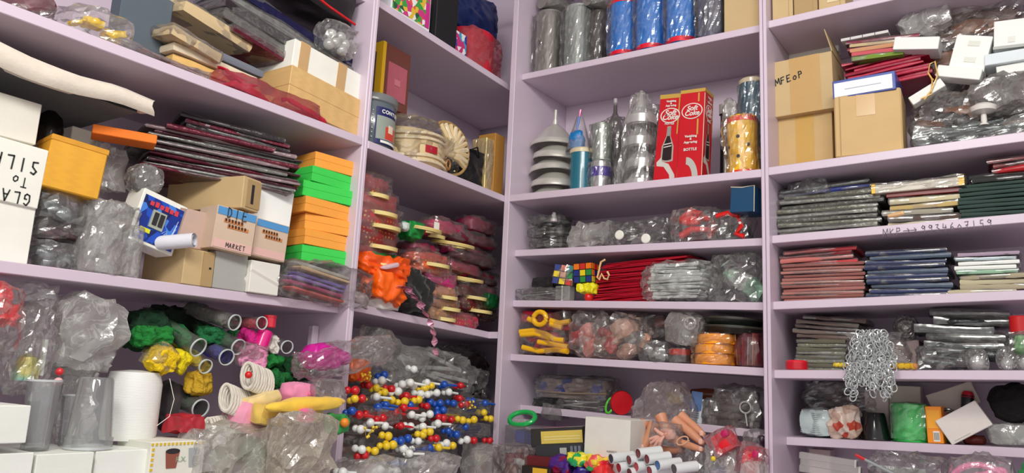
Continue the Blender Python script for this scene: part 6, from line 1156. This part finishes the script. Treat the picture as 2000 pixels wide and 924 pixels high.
# ---- s6
bag('dark brown crumpled bag under the shelf behind the twine bundle', Rr, (1566, 746, 1700, 802), .16, .1, 'lump', [mat('satin', (96, 80, 76)), mat('satin', (60, 50, 50)), BK], 7, 'dark_scrap', amp=.014)
t, w, h = at('twine_bundle', 'bundle of pale grey twine in film lying on the lowest shelf', 'twine', Rr, (1555, 796, 1630, 856), .12, 's6'); P = mat('thread', (190, 206, 204))
G().soft(w, .09, h, k=.55, n=12, amp=.003, freq=30, seed=3).obj('coil', P, t)
for i in range(12): G().tube([(-w * .47, .03 - .0, h * (.15 + .06 * i)), (0, -.003, h * (.13 + .062 * i)), (w * .44, .02, h * (.16 + .058 * i))], .0014, 5).obj('strand', P, t)
G().soft(w * 1.03, .1, h * 1.05, k=.5, n=10, amp=.004, seed=2).obj('plastic_wrap', FILM, t)
cloth('crumpled floral paper bag beside the twine bundle', Rr, (1620, 794, 1670, 858), .12, .06, mat('patches', cols=[(214, 190, 170), (226, 206, 190), (200, 170, 150), (190, 70, 50), (226, 210, 196)], s=55), name='paper_bag', cat='bag', snap='s6', amp=.014)
t, w, h = at('cup', 'glossy black cup turned upside down on the lowest shelf', 'cup', Rr, (1676, 806, 1734, 864), .12, 's6'); G().lathe([(w * .5, 0), (w * .49, h * .1), (w * .36, h * .92), (w * .32, h), (0, h)], 32, tr(0, w / 2, 0)).obj('wall', mat('plastic', (14, 20, 22), r=.15), t); G().lathe([(w * .505, 0), (w * .51, .003), (w * .5, .005)], 32, tr(0, w / 2, 0)).obj('rim', BLACK, t)
carton('white paper bag standing in the shade behind the black cup', Rr, (1690, 762, 1736, 862), .2, .05, mat('card', (222, 208, 204)), 's6', tape=False, name='paper_bag', cat='bag')
carton('pale carton in the shade behind the green cylinder', Rr, (1738, 754, 1800, 862), .22, .05, mat('card', (214, 206, 190)), 's6', tape=False)
t, w, h = can('bright green cylinder in dimpled clear film on the lowest shelf', Rr, (1738, 788, 1808, 866), .12, mat('plastic', (40, 206, 90)), 's6', name='green_cylinder', cat='cylinder', wrapf=mat('film', (200, 255, 210), haze=.08), bands=((.0, .05, mat('plastic', (30, 170, 70)), 'foot_band'),))
t, w, h = carton('narrow orange carton with a white barcode label on the lowest shelf', Rr, (1810, 794, 1842, 868), .12, .05, mat('print', (246, 148, 26)), 's6', tape=False, rot=(0, -2, -6), name='narrow_carton')
G().box(-w * .1, w * .3, -.001, 0, h * .05, h * .33).obj('barcode_label', WHITE, t)
for i in range(7): G().box(-w * .06 + i * w * .05, -w * .04 + i * w * .05, -.0014, 0, h * .09, h * .29).obj('bar', INK, t)
G().box(-w * .4, w * .4, -.001, 0, h * .4, h * .9).obj('yellow_panel', mat('print', (252, 176, 50)), t)
t, w, h = at('round_case', 'small black case with a red top leaning behind the white card', 'case', Rr, (1872, 764, 1900, 808), .17, None, (0, 6, 0)); G().lathe([(0, 0), (w * .46, 0), (w * .48, h * .8), (w * .3, h), (0, h)], 20, tr(0, w / 2, 0)).obj('case_body', BLACK, t); G().lathe([(w * .49, h * .74), (w * .42, h * .92), (w * .3, h * 1.01), (0, h * 1.02)], 20, tr(0, w / 2, 0)).obj('red_top', mat('plastic', (190, 20, 40)), t)
carton('beige slab leaning at the back of the lowest shelf', Rr, (1822, 756, 1920, 800), .19, .03, mat('card', (206, 196, 186)), tape=False, rot=(0, -22, 0), name='slab')
t, w, h = carton('white card box tilted at the front of the lowest shelf', Rr, (1850, 796, 1946, 850), .11, .03, mat('card', (226, 220, 214)), tape=False, rot=(0, -32, 0), name='card_box'); G().box(-w * .4, w * .0, -.001, 0, h * .08, h * .1).obj('faint_line', mat('print', (190, 184, 180)), t)
t, w, h = cloth('black furry ball at the right end of the lowest shelf', Rr, (1932, 750, 2020, 828), .12, .09, mat('fluffy', (20, 18, 18)), name='furry_ball', cat='ball', amp=.008, k=.9)
t, w, h = cloth('roll of bubble film at the front right of the lowest shelf', Rr, (1922, 826, 2020, 876), .115, .07, mat('film', (230, 236, 226), haze=.5, bs=60), name='bubble_roll', cat='roll', snap='s6', amp=.004, k=.5, res=16)
t.children[0].name = 'bubble_film'
cloth('dark green scrap behind the white card box', Rr, (1840, 836, 1864, 866), .14, .03, mat('satin', (24, 110, 50)), snap='s6', amp=.005)
cloth('dark red strip behind the bubble film roll', Rr, (1880, 850, 1925, 872), .15, .04, mat('satin', (120, 40, 32)), snap='s6', amp=.004)
t, w, h = at('magnifier', 'dark loop handle behind the orange carton', 'loop', Rr, (1836, 798, 1868, 830), .15); G().tube([(w * .45 * math.cos(a), 0, h * .5 + h * .45 * math.sin(a)) for a in [2 * math.pi * q / 20 for q in range(20)]], .003, 7, closed=True).obj('hoop', BLACK, t); G().tube([(0, 0, 0), (0, .01, -h * .4)], .003, 7).obj('grip', BLACK, t)
# ---- bottom edge of the right bay
for i, bx in enumerate(((1560, 888, 1672, 904), (1562, 900, 1680, 918), (1560, 914, 1690, 932))):
    t, w, h = at('clear_rod', ('topmost', 'middle', 'lowest')[i] + ' clear square rod lying under the lowest shelf', 'rod', Rr, bx, .03, None, (0, 4, 0)); G().box(-w / 2, w / 2, 0, .02, 0, h * .8).obj('rod_wall', mat('clear', haze=.28), t, bevel=.0015); G().box(w / 2 - .004, w / 2, -.001, .021, -.001, h * .8 + .001).obj('end_cap', mat('plastic', (190, 190, 186)), t)
t, w, h = at('pen', 'grey stick with a red end lying across the clear rods', 'stick', Rr, (1672, 892, 1752, 926), .01, None, (0, 0, 0)); G().tube([(-w / 2, 0, h), (w / 2, 0, 0)], .0028, 8).obj('stick', mat('plastic', (150, 160, 160)), t); G().tube([(-w / 2, -.001, h), (-w / 2 + w * .22, -.001, h * .78)], .0034, 8).obj('red_end', mat('plastic', (206, 30, 40)), t)
bag('clear bag of grey film packets under the lowest shelf', Rr, (1690, 886, 1850, 950), .04, .12, 'cards', [mat('foil', (140, 142, 138), m=.4)], 5, 'grey_packet', amp=.012, snap='c')
t, w, h = bag('clear bag with a curled pink ribbon under the lowest shelf', Rr, (1842, 890, 1982, 960), .02, .1, None, amp=.008, film=mat('film', haze=.1), snap='c')
for i in range(5): G().tube([Vector(((.42 - i * .06) * w * math.cos(a), .03 + .004 * i, h * .62 + (.26 - i * .04) * h * math.sin(a + i))) for a in [2 * math.pi * q / 20 for q in range(17)]], .006, 7).obj('pink_ribbon', mat('satin', (238, 130, 176)), t)
cloth('green piece at the bottom right corner of the picture', Rr, (1984, 906, 2030, 950), .03, .06, mat('satin', (40, 130, 70)), amp=.006, snap='c')
carton('pale carton in the shade at the back under the lowest shelf', Rr, (1580, 878, 1622, 924), .2, .05, mat('card', (196, 180, 176)), 'c', tape=False)
# plain cartons in the shade that carry what is piled above them
